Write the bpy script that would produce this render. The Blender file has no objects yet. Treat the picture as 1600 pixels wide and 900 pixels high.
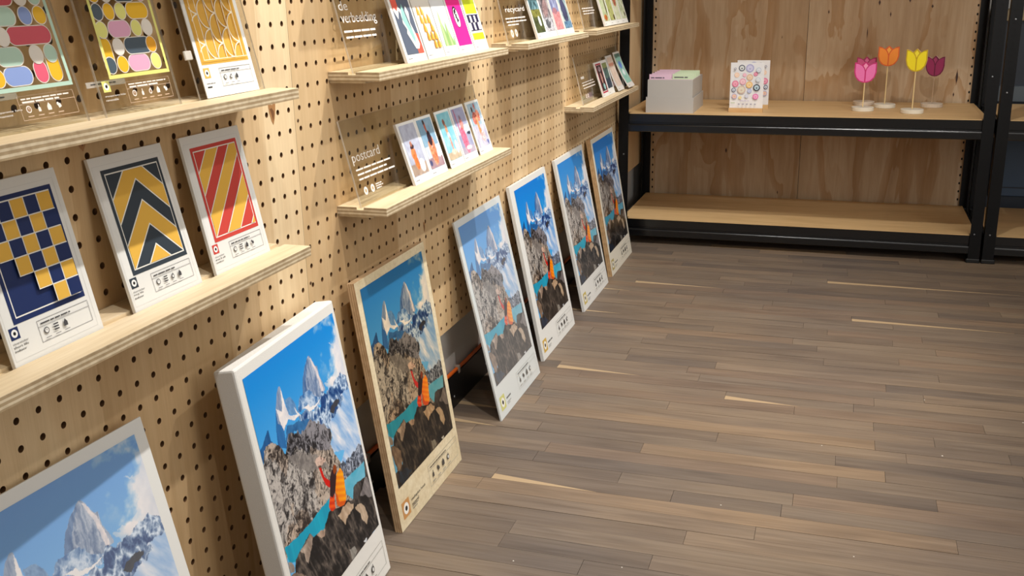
import bpy, bmesh, math, random
import numpy as np
from mathutils import Matrix, Vector
D = bpy.data
COL = bpy.context.scene.collection
scene = bpy.context.scene
# ---------------------------------------------------------------- camera
cam = D.objects.new('camera', D.cameras.new('camera'))
COL.objects.link(cam)
cam.data.sensor_width = 36.0
cam.data.lens = 35.5317
cam.data.clip_start = 0.02
cam.matrix_world = Matrix([[0.951875, -0.07045, 0.29828, 1.007905], [0.305947, 0.276152, -0.911118, 0.0], [-0.018183, 0.958529, 0.284416, 1.188], [0.0, 0.0, 0.0, 1.0]])
scene.camera = cam
# ---------------------------------------------------------------- world, lamps, exposure
world = D.worlds.new('world'); scene.world = world
world.use_nodes = True
world.node_tree.nodes['Background'].inputs[0].default_value = (1.0, 0.95, 0.88, 1)
world.node_tree.nodes['Background'].inputs[1].default_value = 0.05
EXPO = -0.06
def lamp(name, loc, target, power, radius, angle, color=(1.0, 0.965, 0.92), blend=0.6):
    l = D.lights.new(name, 'SPOT'); l.energy = power; l.shadow_soft_size = radius
    l.spot_size = math.radians(angle); l.spot_blend = blend; l.color = color
    o = D.objects.new(name, l); COL.objects.link(o); o.location = loc
    o.rotation_euler = (Vector(target)-Vector(loc)).to_track_quat('-Z', 'Y').to_euler()
    return o
for yy, pw_ in ((0.72, 36), (1.6, 84), (2.48, 84), (3.4, 90)):
    lamp('track_spot', (0.72, yy, 2.42), (0.12, yy, 0.6), pw_, 0.014, 92)
for yy in (2.5, 3.5):
    lamp('track_spot', (1.65, yy, 2.72), (0.2, yy+0.1, 0.7), 50, 0.03, 90)
lamp('track_spot', (1.5, 1.5, 2.78), (0.95, 5.3, 0.95), 110, 0.03, 30)
lamp('track_spot', (1.1, 3.55, 2.75), (1.0, 4.8, 0.3), 55, 0.03, 100)
def area(name, loc, size, power, color=(1, 0.95, 0.88), rot=(0, 0, 0)):
    l = D.lights.new(name, 'AREA'); l.shape = 'RECTANGLE'; l.size = size[0]; l.size_y = size[1]
    l.energy = power; l.color = color
    o = D.objects.new(name, l); COL.objects.link(o); o.location = loc; o.rotation_euler = rot
    return o
area('ceiling_fill_light', (2.7, 1.9, 2.9), (2.0, 4.6), 24)  # added overhead fill that raises the ambient level, not a known lamp
area('front_fill_light', (1.9, -1.45, 1.5), (3.4, 1.8), 9, (0.97, 0.98, 1.0), (math.radians(90), 0, 0))  # added soft frontal fill behind the camera, no known window
side_fill = area('side_fill_light', (3.6, 1.3, 1.6), (2.4, 1.6), 42, (1.0, 0.97, 0.93), (0, 0, 0))  # added side fill, brightens the lower rack bay; no window there
side_fill.rotation_euler = (Vector((0.8, 5.0, 0.45))-Vector((3.6, 1.3, 1.6))).to_track_quat('-Z', 'Y').to_euler()
scene.view_settings.view_transform = 'Standard'
scene.view_settings.look = 'None'
scene.view_settings.exposure = EXPO
scene.view_settings.gamma = 1.0
scene.view_settings.use_curve_mapping = False
scene.cycles.use_denoising = True
scene.cycles.max_bounces = 10
scene.cycles.transparent_max_bounces = 16
# ---------------------------------------------------------------- helpers
def lin(c, a=1.0):
    o = []
    for v in c[:3]:
        v = v/255.0
        o.append(v/12.92 if v <= 0.04045 else ((v+0.055)/1.055)**2.4)
    return (o[0], o[1], o[2], a)
MATS = {}
def newmat(name):
    m = D.materials.new(name); m.use_nodes = True
    m.node_tree.nodes.clear()
    return m, m.node_tree
def N(nt, kind, **kw):
    n = nt.nodes.new(kind)
    for k, v in kw.items():
        if k.startswith('i_'):
            key = k[2:]
            key = int(key) if key.isdigit() else key.replace('_', ' ')
            n.inputs[key].default_value = v
        else: setattr(n, k, v)
    return n
def L(nt, a, ao, b, bi): nt.links.new(a.outputs[ao], b.inputs[bi])
def out(nt, sh):
    o = N(nt, 'ShaderNodeOutputMaterial'); L(nt, sh, 0, o, 0)
def plain(name, c, rough=0.5, metal=0.0, spec=0.5, bump=0.0, bscale=200, noise=0.0, nscale=8, coat=0.0):
    if name in MATS: return MATS[name]
    m, nt = newmat(name)
    p = N(nt, 'ShaderNodeBsdfPrincipled')
    p.inputs['Base Color'].default_value = lin(c); p.inputs['Roughness'].default_value = rough
    p.inputs['Metallic'].default_value = metal; p.inputs['Specular IOR Level'].default_value = spec
    p.inputs['Coat Weight'].default_value = coat
    tc = N(nt, 'ShaderNodeTexCoord')
    if noise:
        no = N(nt, 'ShaderNodeTexNoise', i_Scale=nscale, i_Detail=4.0); L(nt, tc, 'Object', no, 'Vector')
        mr = N(nt, 'ShaderNodeMapRange', i_3=1-noise, i_4=1+noise); L(nt, no, 0, mr, 0)
        mx = N(nt, 'ShaderNodeVectorMath', operation='SCALE'); mx.inputs[0].default_value = lin(c)[:3]
        L(nt, mr, 0, mx, 'Scale'); L(nt, mx, 0, p, 'Base Color')
    if bump:
        nb = N(nt, 'ShaderNodeTexNoise', i_Scale=bscale, i_Detail=3.0); L(nt, tc, 'Object', nb, 'Vector')
        b = N(nt, 'ShaderNodeBump', i_Strength=bump, i_Distance=0.002); L(nt, nb, 0, b, 'Height'); L(nt, b, 0, p, 'Normal')
    out(nt, p); MATS[name] = m; return m
def ramp(nt, stops):
    r = N(nt, 'ShaderNodeValToRGB')
    while len(r.color_ramp.elements) < len(stops): r.color_ramp.elements.new(0.5)
    for e, (pos, c) in zip(r.color_ramp.elements, stops): e.position = pos; e.color = lin(c)
    return r
def mixc(nt, mode='MIX', fac=0.5):
    n = N(nt, 'ShaderNodeMix', data_type='RGBA', blend_type=mode); n.inputs[0].default_value = fac; return n
def wood(name, light, mid, dark, grain='z', strip=0.14, stripaxis='y', rough=0.55, stain=None, knots=0.0, coarse=1.0, objrand=True, gs=0.45):
    """veneer: long soft grain along one axis, strips of different tone, optional stain patches and knots"""
    if name in MATS: return MATS[name]
    m, nt = newmat(name)
    p = N(nt, 'ShaderNodeBsdfPrincipled'); p.inputs['Roughness'].default_value = rough
    p.inputs['Specular IOR Level'].default_value = 0.35
    tc = N(nt, 'ShaderNodeTexCoord')
    vec = tc; vo = 'Object'
    if objrand:
        oi = N(nt, 'ShaderNodeObjectInfo')
        sc_ = N(nt, 'ShaderNodeMath', operation='MULTIPLY'); sc_.inputs[1].default_value = 37.0; L(nt, oi, 'Random', sc_, 0)
        ad = N(nt, 'ShaderNodeVectorMath', operation='ADD'); L(nt, tc, 'Object', ad, 0); L(nt, sc_, 0, ad, 1)
        vec = ad; vo = 0
    s = {'x': (0.055, 1, 1), 'y': (1, 0.055, 1), 'z': (1, 1, 0.055)}[grain]
    def mp(k, extra=1.0):
        q = N(nt, 'ShaderNodeMapping')
        q.inputs['Scale'].default_value = tuple((v if v == 1 else v*extra)*k for v in s)
        L(nt, vec, vo, q, 0); return q
    # broad figure
    n1 = N(nt, 'ShaderNodeTexNoise', i_Scale=1.0, i_Detail=4.0, i_Roughness=0.55, i_Distortion=1.0); L(nt, mp(9*coarse, 3.0), 0, n1, 'Vector')
    # growth lines
    n2 = N(nt, 'ShaderNodeTexNoise', i_Scale=1.0, i_Detail=5.0, i_Roughness=0.6, i_Distortion=0.3); L(nt, mp(90*coarse), 0, n2, 'Vector')
    n3 = N(nt, 'ShaderNodeTexNoise', i_Scale=1.0, i_Detail=2.0); L(nt, mp(600, 0.5), 0, n3, 'Vector')
    r = ramp(nt, [(0.25, dark), (0.45, mid), (0.7, light)]); L(nt, n1, 0, r, 0)
    r2 = ramp(nt, [(0.3, (218, 206, 186)), (0.62, (255, 255, 255))]); L(nt, n2, 0, r2, 0)
    c1 = mixc(nt, 'MULTIPLY', gs); L(nt, r, 0, c1, 6); L(nt, r2, 0, c1, 7)
    r3 = ramp(nt, [(0.3, (225, 215, 200)), (0.6, (255, 255, 255))]); L(nt, n3, 0, r3, 0)
    c2 = mixc(nt, 'MULTIPLY', gs*0.6); L(nt, c1, 2, c2, 6); L(nt, r3, 0, c2, 7)
    last = c2
    if strip:
        sx = N(nt, 'ShaderNodeSeparateXYZ'); L(nt, vec, vo, sx, 0)
        dv = N(nt, 'ShaderNodeMath', operation='DIVIDE'); dv.inputs[1].default_value = strip
        L(nt, sx, {'x': 0, 'y': 1, 'z': 2}[stripaxis], dv, 0)
        fl = N(nt, 'ShaderNodeMath', operation='FLOOR'); L(nt, dv, 0, fl, 0)
        wn = N(nt, 'ShaderNodeTexWhiteNoise', noise_dimensions='1D'); L(nt, fl, 0, wn, 'W')
        rs = ramp(nt, [(0.0, (218, 205, 188)), (1.0, (255, 255, 255))]); L(nt, wn, 0, rs, 0)
        c3 = mixc(nt, 'MULTIPLY', 0.8); L(nt, last, 2, c3, 6); L(nt, rs, 0, c3, 7); last = c3
    if stain:
        ns = N(nt, 'ShaderNodeTexNoise', i_Scale=1.0, i_Detail=4.0, i_Distortion=0.7); L(nt, mp(5, 4.0), 0, ns, 'Vector')
        rr = ramp(nt, [(0.40, (0, 0, 0)), (0.405, (150, 150, 150)), (0.47, (90, 90, 90)), (0.475, (255, 255, 255)), (0.56, (190, 190, 190)), (0.565, (60, 60, 60))]); L(nt, ns, 0, rr, 0)
        c4 = mixc(nt, 'MIX'); L(nt, rr, 0, c4, 0); L(nt, last, 2, c4, 6)
        cs = mixc(nt, 'MULTIPLY', 1.0); L(nt, last, 2, cs, 6); cs.inputs[7].default_value = lin(stain); L(nt, cs, 2, c4, 7); last = c4
    if knots:
        vo_ = N(nt, 'ShaderNodeTexVoronoi', i_Scale=1.0); q = N(nt, 'ShaderNodeMapping')
        q.inputs['Scale'].default_value = tuple((3.4 if v == 1 else 1.5) for v in s); L(nt, vec, vo, q, 0); L(nt, q, 0, vo_, 'Vector')
        rk = ramp(nt, [(0.0, (255, 255, 255)), (knots, (200, 200, 200)), (knots*1.8, (0, 0, 0))]); L(nt, vo_, 0, rk, 0)
        c5 = mixc(nt, 'MIX'); L(nt, rk, 0, c5, 0); L(nt, last, 2, c5, 6); c5.inputs[7].default_value = lin(tuple(int(v*0.45) for v in dark)); last = c5
    L(nt, last, 2, p, 'Base Color')
    b = N(nt, 'ShaderNodeBump', i_Strength=0.15, i_Distance=0.001); L(nt, n2, 0, b, 'Height'); L(nt, b, 0, p, 'Normal')
    out(nt, p); MATS[name] = m; return m
def plyedge(name, axis='z', pitch=0.0036, light=(220, 204, 174), dark=(176, 154, 120)):
    if name in MATS: return MATS[name]
    m, nt = newmat(name)
    p = N(nt, 'ShaderNodeBsdfPrincipled'); p.inputs['Roughness'].default_value = 0.6
    tc = N(nt, 'ShaderNodeTexCoord'); sx = N(nt, 'ShaderNodeSeparateXYZ'); L(nt, tc, 'Object', sx, 0)
    nz = N(nt, 'ShaderNodeTexNoise', i_Scale=14.0, i_Detail=3.0); L(nt, tc, 'Object', nz, 'Vector')
    dv = N(nt, 'ShaderNodeMath', operation='DIVIDE'); dv.inputs[1].default_value = pitch*2; L(nt, sx, {'x': 0, 'y': 1, 'z': 2}[axis], dv, 0)
    ad = N(nt, 'ShaderNodeMath', operation='MULTIPLY_ADD'); ad.inputs[1].default_value = 0.25; L(nt, nz, 0, ad, 0); L(nt, dv, 0, ad, 2)
    fr = N(nt, 'ShaderNodeMath', operation='FRACT'); L(nt, ad, 0, fr, 0)
    r = ramp(nt, [(0.0, light), (0.42, light), (0.5, dark), (0.9, dark)]); L(nt, fr, 0, r, 0)
    n2 = N(nt, 'ShaderNodeTexNoise', i_Scale=60.0, i_Detail=4.0); L(nt, tc, 'Object', n2, 'Vector')
    r2 = ramp(nt, [(0.3, (205, 195, 180)), (0.6, (255, 255, 255))]); L(nt, n2, 0, r2, 0)
    c = mixc(nt, 'MULTIPLY', 0.6); L(nt, r, 0, c, 6); L(nt, r2, 0, c, 7); L(nt, c, 2, p, 'Base Color')
    out(nt, p); MATS[name] = m; return m
def inkmat(name, rough=0.45, sat=1.0, val=1.0, gamma=1.0, haze=0.0, hazec=(200, 205, 210), coat=0.0, tint=None):
    """prints: colour comes from the colour attribute of the printed shapes"""
    if name in MATS: return MATS[name]
    m, nt = newmat(name)
    p = N(nt, 'ShaderNodeBsdfPrincipled'); p.inputs['Roughness'].default_value = rough; p.inputs['Coat Weight'].default_value = coat
    p.inputs['Coat Roughness'].default_value = 0.08
    a = N(nt, 'ShaderNodeVertexColor', layer_name='ink')
    h = N(nt, 'ShaderNodeHueSaturation'); h.inputs['Saturation'].default_value = sat; h.inputs['Value'].default_value = val; L(nt, a, 0, h, 'Color')
    g = N(nt, 'ShaderNodeGamma'); g.inputs[1].default_value = gamma; L(nt, h, 0, g, 0)
    x = mixc(nt, 'MIX', haze); x.inputs[7].default_value = lin(hazec); L(nt, g, 0, x, 6)
    last = x
    if tint:
        t = mixc(nt, 'MULTIPLY', 1.0); t.inputs[7].default_value = lin(tint); L(nt, x, 2, t, 6); last = t
    L(nt, last, 2, p, 'Base Color'); out(nt, p); MATS[name] = m; return m
def acrylic(name, tint=(246, 247, 244), gl=1.0):
    if name in MATS: return MATS[name]
    m, nt = newmat(name)
    t = N(nt, 'ShaderNodeBsdfTransparent'); t.inputs[0].default_value = lin(tint)
    g = N(nt, 'ShaderNodeBsdfGlossy'); g.inputs['Roughness'].default_value = 0.02
    f = N(nt, 'ShaderNodeLayerWeight'); f.inputs['Blend'].default_value = 0.5
    pw_ = N(nt, 'ShaderNodeMath', operation='POWER'); pw_.inputs[1].default_value = 4.0; L(nt, f, 'Facing', pw_, 0)
    s = N(nt, 'ShaderNodeMath', operation='MULTIPLY_ADD'); s.inputs[1].default_value = 0.55*gl; s.inputs[2].default_value = 0.035*gl; L(nt, pw_, 0, s, 0)
    x = N(nt, 'ShaderNodeMixShader'); L(nt, s, 0, x, 0); L(nt, t, 0, x, 1); L(nt, g, 0, x, 2)
    out(nt, x); MATS[name] = m; return m
def frosted(name, c, alpha):
    if name in MATS: return MATS[name]
    m, nt = newmat(name)
    t = N(nt, 'ShaderNodeBsdfTransparent'); d = N(nt, 'ShaderNodeBsdfPrincipled'); d.inputs['Base Color'].default_value = lin(c); d.inputs['Roughness'].default_value = 0.3
    x = N(nt, 'ShaderNodeMixShader'); x.inputs[0].default_value = alpha; L(nt, t, 0, x, 1); L(nt, d, 0, x, 2)
    out(nt, x); MATS[name] = m; return m
# ---- object helpers
def tag(o, label=None, cat=None, group=None, kind=None):
    if label: o['label'] = label
    if cat: o['category'] = cat
    if group: o['group'] = group
    if kind: o['kind'] = kind
    return o
def obj(name, me, mats=None, parent=None, mw=None):
    o = D.objects.new(name, me); COL.objects.link(o)
    if mats:
        for mm in (mats if isinstance(mats, (list, tuple)) else [mats]):
            if len(me.materials) < (len(mats) if isinstance(mats, (list, tuple)) else 1): me.materials.append(mm)
    if parent is not None: o.parent = parent
    if mw is not None: o.matrix_world = mw
    return o
def empty(name, mw, label, cat, group=None):
    o = D.objects.new(name, None); COL.objects.link(o); o.empty_display_size = 0.05
    o.matrix_world = mw if isinstance(mw, Matrix) else Matrix.Translation(mw)
    return tag(o, label, cat, group)
def mesh(name, vs, fs, mi=None):
    me = D.meshes.new(name); me.from_pydata([tuple(v) for v in vs], [], fs)
    if mi is not None: me.polygons.foreach_set('material_index', mi)
    me.update(); return me
def boxmesh(name, x0, x1, y0, y1, z0, z1, bevel=0.0, seg=1):
    bm = bmesh.new(); bmesh.ops.create_cube(bm, size=1.0)
    for v in bm.verts: v.co = Vector(((x0+x1)/2+v.co.x*(x1-x0), (y0+y1)/2+v.co.y*(y1-y0), (z0+z1)/2+v.co.z*(z1-z0)))
    if bevel: bmesh.ops.bevel(bm, geom=bm.edges[:], offset=bevel, segments=seg, affect='EDGES', profile=0.5)
    me = D.meshes.new(name); bm.to_mesh(me); bm.free(); return me
def box(name, mat, parent, x0, x1, y0, y1, z0, z1, bevel=0.0, seg=1):
    return obj(name, boxmesh(name, x0, x1, y0, y1, z0, z1, bevel, seg), mat, parent)
def extrude(name, prof, axis, a0, a1, mfun=None):
    """profile polygon (list of 2D) extruded along an axis ('y': prof is x,z; 'z': prof is x,y; 'x': prof is y,z)"""
    n = len(prof); vs = []
    for a in (a0, a1):
        for (p, q) in prof: vs.append({'y': (p, a, q), 'z': (p, q, a), 'x': (a, p, q)}[axis])
    fs = [[i, (i+1) % n, n+(i+1) % n, n+i] for i in range(n)] + [list(range(n))[::-1], list(range(n, 2*n))]
    me = mesh(name, vs, fs)
    bm = bmesh.new(); bm.from_mesh(me); bmesh.ops.recalc_face_normals(bm, faces=bm.faces[:]); bm.to_mesh(me); bm.free()
    if mfun:
        for p in me.polygons: p.material_index = mfun(p)
    return me
def lathe(name, prof, seg=32):
    vs = []; fs = []; n = len(prof)
    for k in range(seg):
        a = 2*math.pi*k/seg
        for (r, z) in prof: vs.append((r*math.cos(a), r*math.sin(a), z))
    for k in range(seg):
        k2 = (k+1) % seg
        for i in range(n-1): fs.append([k*n+i, k2*n+i, k2*n+i+1, k*n+i+1])
    me = mesh(name, vs, fs)
    bm = bmesh.new(); bm.from_mesh(me); bmesh.ops.remove_doubles(bm, verts=bm.verts[:], dist=1e-6)
    bmesh.ops.holes_fill(bm, edges=bm.edges[:], sides=0); bmesh.ops.recalc_face_normals(bm, faces=bm.faces[:]); bm.to_mesh(me); bm.free()
    return me
def tube(name, pts, r, seg=8):
    cu = D.curves.new(name, 'CURVE'); cu.dimensions = '3D'; cu.bevel_depth = r; cu.bevel_resolution = 2
    sp = cu.splines.new('POLY'); sp.points.add(len(pts)-1)
    for p, c in zip(sp.points, pts): p.co = (*c, 1)
    o = D.objects.new(name, cu); COL.objects.link(o)
    dg = bpy.context.evaluated_depsgraph_get(); me = D.meshes.new_from_object(o.evaluated_get(dg))
    D.objects.remove(o); return me
# flat print: list of (rgb, polygon points in metres) stacked in tiny steps, one mesh, coloured by attribute
def ink(name, shapes, parent, mat, z0=0.0004, dz=0.00012):
    vs = []; fs = []; cols = []
    for k, (c, pts) in enumerate(shapes):
        b = len(vs); z = z0+dz*k
        vs += [(p[0], p[1], z) for p in pts]
        fs.append(list(range(b, b+len(pts)))); cols += [lin(c)]*len(pts)
    me = mesh(name, vs, fs)
    a = me.color_attributes.new('ink', 'FLOAT_COLOR', 'POINT')
    a.data.foreach_set('color', np.array(cols, np.float32).ravel())
    me.polygons.foreach_set('use_smooth', [False]*len(me.polygons))
    # face up
    bm = bmesh.new(); bm.from_mesh(me)
    for f in bm.faces:
        if f.normal.z < 0: f.normal_flip()
    bm.to_mesh(me); bm.free()
    return obj(name, me, mat, parent)
def rect(x0, y0, x1, y1): return [(x0, y0), (x1, y0), (x1, y1), (x0, y1)]
def ell(cx, cy, rx, ry, n=24, a0=0, a1=360):
    return [(cx+rx*math.cos(math.radians(a0+(a1-a0)*i/n)), cy+ry*math.sin(math.radians(a0+(a1-a0)*i/n))) for i in range(n if a1-a0 == 360 else n+1)]
def pill(x0, y0, x1, y1, n=8):
    r = min(x1-x0, y1-y0)/2; o = []
    for cx, cy, a in ((x1-r, y1-r, 0), (x0+r, y1-r, 90), (x0+r, y0+r, 180), (x1-r, y0+r, 270)):
        o += [(cx+r*math.cos(math.radians(a+90*i/n)), cy+r*math.sin(math.radians(a+90*i/n))) for i in range(n+1)]
    return o
def frame(x0, y0, x1, y1, t):
    return [rect(x0, y0, x1, y0+t), rect(x0, y1-t, x1, y1), rect(x0, y0+t, x0+t, y1-t), rect(x1-t, y0+t, x1, y1-t)]
_rb = random.Random(5)
def bars(x0, y0, x1, h, words=None):
    """one line of print too small to read in the photo: word-length strokes"""
    o = []; x = x0
    while x < x1-h:
        w = min(_rb.uniform(2.2, 6.5)*h, x1-x); o.append(rect(x, y0, x+w, y0+h*0.62)); x += w+h*0.55
    return o
def text(name, s, x0, y0, w, h, mat, parent, z=0.0006, shear=0.0):
    cu = D.curves.new(name, 'FONT'); cu.body = s; cu.resolution_u = 3
    o = D.objects.new(name, cu); COL.objects.link(o)
    dg = bpy.context.evaluated_depsgraph_get(); me = D.meshes.new_from_object(o.evaluated_get(dg)); D.objects.remove(o)
    co = np.empty(len(me.vertices)*3, np.float32); me.vertices.foreach_get('co', co); co = co.reshape(-1, 3)
    mn, mx = co.min(0), co.max(0)
    co[:, 0] = x0+(co[:, 0]-mn[0])/(mx[0]-mn[0])*w
    co[:, 1] = y0+(co[:, 1]-mn[1])/(mx[1]-mn[1])*h
    co[:, 2] = z
    me.vertices.foreach_set('co', co.ravel()); me.update()
    me.materials.clear(); me.materials.append(mat)
    return obj(name, me, None, parent)
def bframe(x, y, z, yaw, lean):
    """board frame: local x runs across, y up the face, z out of the face"""
    a = Vector((math.sin(yaw), math.cos(yaw), 0)); n = Vector((math.cos(yaw), -math.sin(yaw), 0))
    up = Vector((0, 0, 1))*math.cos(lean)-n*math.sin(lean); nn = a.cross(up)
    return Matrix(((a.x, up.x, nn.x, x), (a.y, up.y, nn.y, y), (a.z, up.z, nn.z, z), (0, 0, 0, 1)))
# ---- painted photographs (computed colours on a fine grid)
def vnoise(u, v, seed):
    r = np.random.RandomState(seed); T = r.rand(64, 64)
    x = np.floor(u).astype(int); y = np.floor(v).astype(int); fx = u-x; fy = v-y
    fx = fx*fx*(3-2*fx); fy = fy*fy*(3-2*fy)
    g = lambda a, b: T[a % 64, b % 64]
    return (g(x, y)*(1-fx)+g(x+1, y)*fx)*(1-fy)+(g(x, y+1)*(1-fx)+g(x+1, y+1)*fx)*fy
def fbm(u, v, seed, o=5, ridged=False):
    s = 0; a = 0.5; t = 0
    for k in range(o):
        n = vnoise(u*2**k, v*2**k, seed+k*7)
        if ridged: n = 1-abs(2*n-1)
        s = s+a*n; t += a; a *= 0.55
    return s/t
def inside(U, V, poly):
    r = np.zeros(U.shape, bool); n = len(poly)
    for i in range(n):
        x1, y1 = poly[i]; x2, y2 = poly[(i+1) % n]
        if y1 == y2: continue
        c = ((V >= min(y1, y2)) & (V < max(y1, y2)))
        r ^= c & (U < (V-y1)*(x2-x1)/(y2-y1)+x1)
    return r
def gridmesh(name, w, h, nu, nv, C):
    xs, ys = np.meshgrid(np.linspace(0, w, nu), np.linspace(0, h, nv))
    vs = np.stack([xs, ys, np.full_like(xs, 0.0006)], -1).reshape(-1, 3)
    i = np.arange(nu*nv).reshape(nv, nu)
    q = np.stack([i[:-1, :-1], i[:-1, 1:], i[1:, 1:], i[1:, :-1]], -1).reshape(-1, 4)
    me = D.meshes.new(name); me.vertices.add(len(vs)); me.vertices.foreach_set('co', vs.astype(np.float32).ravel())
    me.loops.add(q.size); me.loops.foreach_set('vertex_index', q.astype(np.int32).ravel())
    me.polygons.add(len(q)); me.polygons.foreach_set('loop_start', np.arange(0, q.size, 4, dtype=np.int32))
    me.update(calc_edges=True)
    a = me.color_attributes.new('ink', 'FLOAT_COLOR', 'POINT')
    c = np.clip(C.reshape(-1, 3), 0, 255)/255.0; c = np.where(c <= 0.04045, c/12.92, ((c+0.055)/1.055)**2.4)
    a.data.foreach_set('color', np.concatenate([c, np.ones((len(c), 1))], 1).astype(np.float32).ravel())
    return me
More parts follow.
